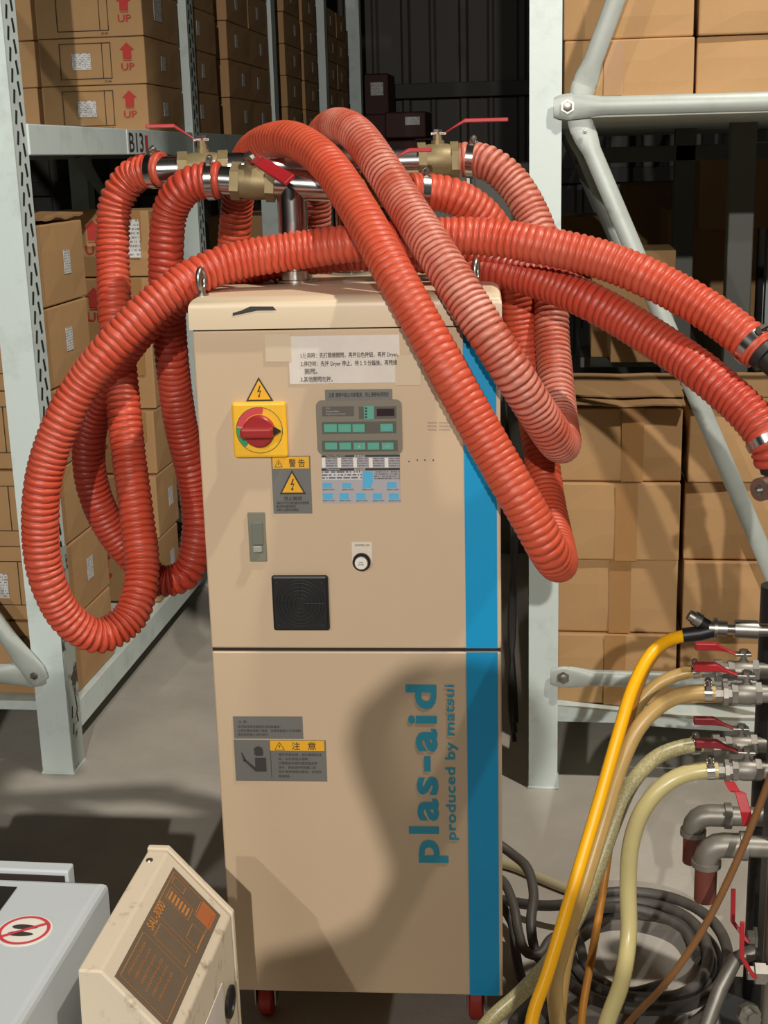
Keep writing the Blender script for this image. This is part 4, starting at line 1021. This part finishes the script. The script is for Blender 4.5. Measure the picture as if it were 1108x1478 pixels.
obj('shade_blocker_base', boxm((-.97, -.60, .0), (-.53, -.10, gz), .006), m_gmach, g)  # support under the added shade blocker, also out of view
st = atz(35, 1343, gz+.001); sx0, sy0 = st.x-BR.x, st.y-BR.y
def disc(bm, x, y, z, r0, r1, n=40):
    for k in range(n):
        a = 2*pi*k/n; b = 2*pi*(k+1)/n
        if r0 <= 0: bm.faces.new([bm.verts.new(p) for p in ((x, y, z), (x+r1*cos(a), y+r1*sin(a), z), (x+r1*cos(b), y+r1*sin(b), z))])
        else: poly_into(bm, [(x+r0*cos(a), y+r0*sin(a), z), (x+r1*cos(a), y+r1*sin(a), z), (x+r1*cos(b), y+r1*sin(b), z), (x+r0*cos(b), y+r0*sin(b), z)])
SR = .040
sk = obj('no_standing_sticker', lathem((sx0, sy0, gz), (0, 0, 1), [(0, SR), (.001, SR)], 40), m_white, g)
bm = bmesh.new()
for dx, dy, l, ww in ((-.002, .0085, .019, .0062), (-.002, -.0095, .019, .006)):
    for k in range(16):
        a = 2*pi*k/16; b_ = 2*pi*(k+1)/16
        bm.faces.new([bm.verts.new((sx0+dx+p, sy0+dy+q_, gz+.0016)) for p, q_ in ((0, 0), (l*cos(a), ww*sin(a)*(1-.2*cos(a))), (l*cos(b_), ww*sin(b_)*(1-.2*cos(b_))))])
obj('footprints', flat_bm(bm), m_ink, sk)
bm = bmesh.new(); disc(bm, sx0, sy0, gz+.0019, SR*.80, SR*.92)
dv = V((cos(.62), sin(.62), 0)); nn = V((-dv.y, dv.x, 0))
poly_into(bm, [V((sx0, sy0, gz+.0022))+dv*a*SR*.84+nn*b*.0028 for a, b in ((-1, -1), (1, -1), (1, 1), (-1, 1))])
obj('prohibition_ring', flat_bm(bm), m_pink, sk)

# ------------------------------------------------------------------ loader control box
A0 = at(213, 1229, 1.9); A1 = at(242, 1229, 1.9); A2 = at(333, 1322, 1.9)
lb = thing('loader_control_box', 'dirty cream loader box with brown sloping SAL-3000 panel', 'control box', (A1.x, 1.9, 0))
def lp(p): return V((p.x-A1.x, 0, p.z))
p0, p1, p2 = lp(A0), lp(A1), lp(A2); zt_ = max(p0.z, p1.z); p0.z = zt_; p1.z = zt_
prof = [p0, p1, p2, V((p2.x+.004, 0, .1)), V((p0.x-.01, 0, .1))]
LL = 1.9-atz(150, 1402, zt_).y
bm = bmesh.new(); fA = [bm.verts.new(p) for p in prof]; fB = [bm.verts.new(p+V((0, -LL, 0))) for p in prof]
bm.faces.new(fA); bm.faces.new(fB[::-1])
for k in range(5): bm.faces.new((fA[k], fB[k], fB[(k+1) % 5], fA[(k+1) % 5]))
bevel(bm, .003, 2); obj('housing', from_bm(bm), m_cream, lb)
# rear cover plate, slightly proud
bm = bmesh.new(); gq = [p+(p-V((p0.x+.07, 0, .35))).normalized()*.004 for p in prof]
fA = [bm.verts.new(p+V((0, .014, 0))) for p in gq]; fB = [bm.verts.new(p+V((0, .002, 0))) for p in gq]
bm.faces.new(fA); bm.faces.new(fB[::-1])
for k in range(5): bm.faces.new((fA[k], fB[k], fB[(k+1) % 5], fA[(k+1) % 5]))
bevel(bm, .002, 2); obj('rear_cover', from_bm(bm), m_cream, lb)
sl = (p2-p1); sL = sl.length; su = sl/sL; sn = V((su.z*-1, 0, su.x)); sn = V((-su.z, 0, su.x)) if su.x > 0 else sn   # outward normal
def spt(u, v, o): return p1+su*(u*sL)+V((0, -v, 0))+sn*o   # u across the slope, v towards the viewer
def srect(u0, u1, v0, v1, o, th=.0008):
    bm = bmesh.new(); a = [bm.verts.new(spt(u, v, o)) for u, v in ((u0, v0), (u1, v0), (u1, v1), (u0, v1))]; b = [bm.verts.new(spt(u, v, o-th)) for u, v in ((u0, v0), (u1, v0), (u1, v1), (u0, v1))]
    bm.faces.new(a); bm.faces.new(b[::-1])
    for k in range(4): bm.faces.new((a[k], b[k], b[(k+1) % 4], a[(k+1) % 4]))
    return from_bm(bm)
pn = obj('name_panel', srect(.14, .88, .022, LL-.012, .0012), m_brown, lb)
def sframe(u0, u1, v0, v1, tw=.0010, o=.0018):
    bm = bmesh.new(); du = tw/sL
    for a, b, c_, d in ((u0, u1, v0, v0+tw), (u0, u1, v1-tw, v1), (u0, u0+du, v0, v1), (u1-du, u1, v0, v1)):
        poly_into(bm, [spt(a, c_, o), spt(b, c_, o), spt(b, d, o), spt(a, d, o)])
    return flat_bm(bm)
for q in ((.17, .80, .03, .145), (.20, .38, .038, .058), (.22, .56, .066, .10), (.62, .79, .095, .135), (.60, .80, .036, .075), (.18, .82, .20, LL-.02), (.30, .75, .155, .19)):
    obj('frame_print', sframe(*q), m_orange_print, pn)
obj('key_print', srect(.62, .83, .03, .075, .0016, .0003), mat('rust_orange_print', (176, 98, 52), .6), pn)
for k in range(6): obj('key_print', srect(.25+k*.05, .275+k*.05, .072, .094, .0016, .0003), m_orange_print, pn)
bm = bmesh.new(); text_into(bm, 'SAL-3000', spt(.22, .148, .0018), V((0, 1, 0))*1, -su, .07, .014, .02)
# reads from the near end towards the ridge's far end
obj('lettering', flat_bm(bm), m_orange_print, pn)
for k in range(6):
    bm = bmesh.new(); text_into(bm, 'OPERATION GUIDE', spt(.25+k*.08, LL-.075, .0018), V((0, 1, 0)), -su, .08-.006*(k % 3), .0035); obj('lettering', flat_bm(bm), m_orange_print, pn)
obj('side_hole', lathem((p2.x+.003, -.05, .30), (1, 0, 0), [(0, .026), (.004, .026), (.004, .022), (.001, .021)], 24), m_black, lb)
obj('side_sheet', boxm((p2.x+.003, -.24, .2), (p2.x+.0045, -.09, .36)), m_paper, lb)
obj('screw', lathem(p0+V((.012, -.03, 0)), (0, 0, 1), [(0, .006), (.002, .005)], 12), m_zinc, lb)
P = PX([(140, 1478, 1.62), (150, 1462, 1.62), (178, 1458, 1.62), (200, 1468, 1.62), (212, 1490, 1.62)])
hp = smooth_path(P+[P[-1]+V((0, 0, -.1))], .01)
tag(obj('flex_pipe', sweepm([p-hp[0] for p in hp], .012, 12), m_cream, None, hp[0]), 'cream bent pipe in front of the loader box, bottom edge', 'pipe')

# ------------------------------------------------------------------ the photographer, whose shadow falls on the cabinet
PXP, PYP = .035, -.50
def person():
    J = {'pel': (0, 0, .92), 'sp': (0, .02, 1.12), 'ch': (0, .02, 1.32), 'nk': (0, .04, 1.47), 'hd0': (0, .06, 1.575), 'hd1': (0, .07, 1.65), 'hd2': (0, .06, 1.725)}
    R = {'pel': .15, 'sp': .135, 'ch': .15, 'nk': .05, 'hd0': .10, 'hd1': .135, 'hd2': .10}
    E_ = [('pel', 'sp'), ('sp', 'ch'), ('ch', 'nk'), ('nk', 'hd0'), ('hd0', 'hd1'), ('hd1', 'hd2')]
    for s, n in ((-1, 'l'), (1, 'r')):
        J.update({n+'sh': (s*.18, .02, 1.38), n+'el': (s*.24, .10, 1.13), n+'wr': (s*.10, .30, 1.32), n+'ha': (s*.055, .36, 1.40), n+'hp': (s*.10, 0, .86), n+'kn': (s*.11, .03, .48), n+'an': (s*.12, 0, .09), n+'to': (s*.14, .16, .035)})
        R.update({n+'sh': .068, n+'el': .046, n+'wr': .032, n+'ha': .036, n+'hp': .105, n+'kn': .066, n+'an': .046, n+'to': .035})
        E_ += [('ch', n+'sh'), (n+'sh', n+'el'), (n+'el', n+'wr'), (n+'wr', n+'ha'), ('pel', n+'hp'), (n+'hp', n+'kn'), (n+'kn', n+'an'), (n+'an', n+'to')]
        for f in range(4):
            a = n+'f%d' % f; J[a] = (s*(.035+.004*f), .385+.004*f, 1.445-.016*f); R[a] = .009; E_.append((n+'ha', a))
        J[n+'th'] = (s*.03, .35, 1.44); R[n+'th'] = .010; E_.append((n+'ha', n+'th'))
    ks = list(J); me = bpy.data.meshes.new('body'); me.from_pydata([J[k] for k in ks], [(ks.index(a), ks.index(b)) for a, b in E_], [])
    o = bpy.data.objects.new('person', me); C.objects.link(o)
    sk_ = o.modifiers.new('skin', 'SKIN'); sk_.use_smooth_shade = True
    if not me.skin_vertices: 
        bm = bmesh.new(); bm.from_mesh(me); bm.verts.layers.skin.verify(); bm.to_mesh(me); bm.free()
    for i, k in enumerate(ks):
        d = me.skin_vertices[0].data[i]; d.radius = (R[k], R[k]); d.use_root = (k == 'pel')
    ss = o.modifiers.new('sub', 'SUBSURF'); ss.levels = 1; ss.render_levels = 1
    dg = bpy.context.evaluated_depsgraph_get(); m2_ = bpy.data.meshes.new_from_object(o.evaluated_get(dg))
    bpy.data.objects.remove(o)
    o = obj('person', m2_, mat('dark_work_clothes', (60, 64, 72), .8)); o.location = (PXP, PYP, 0); o.scale = (1.03, 1.03, 1.03)
    return tag(o, 'person in dark work clothes taking the picture, behind the camera', 'person')
person()
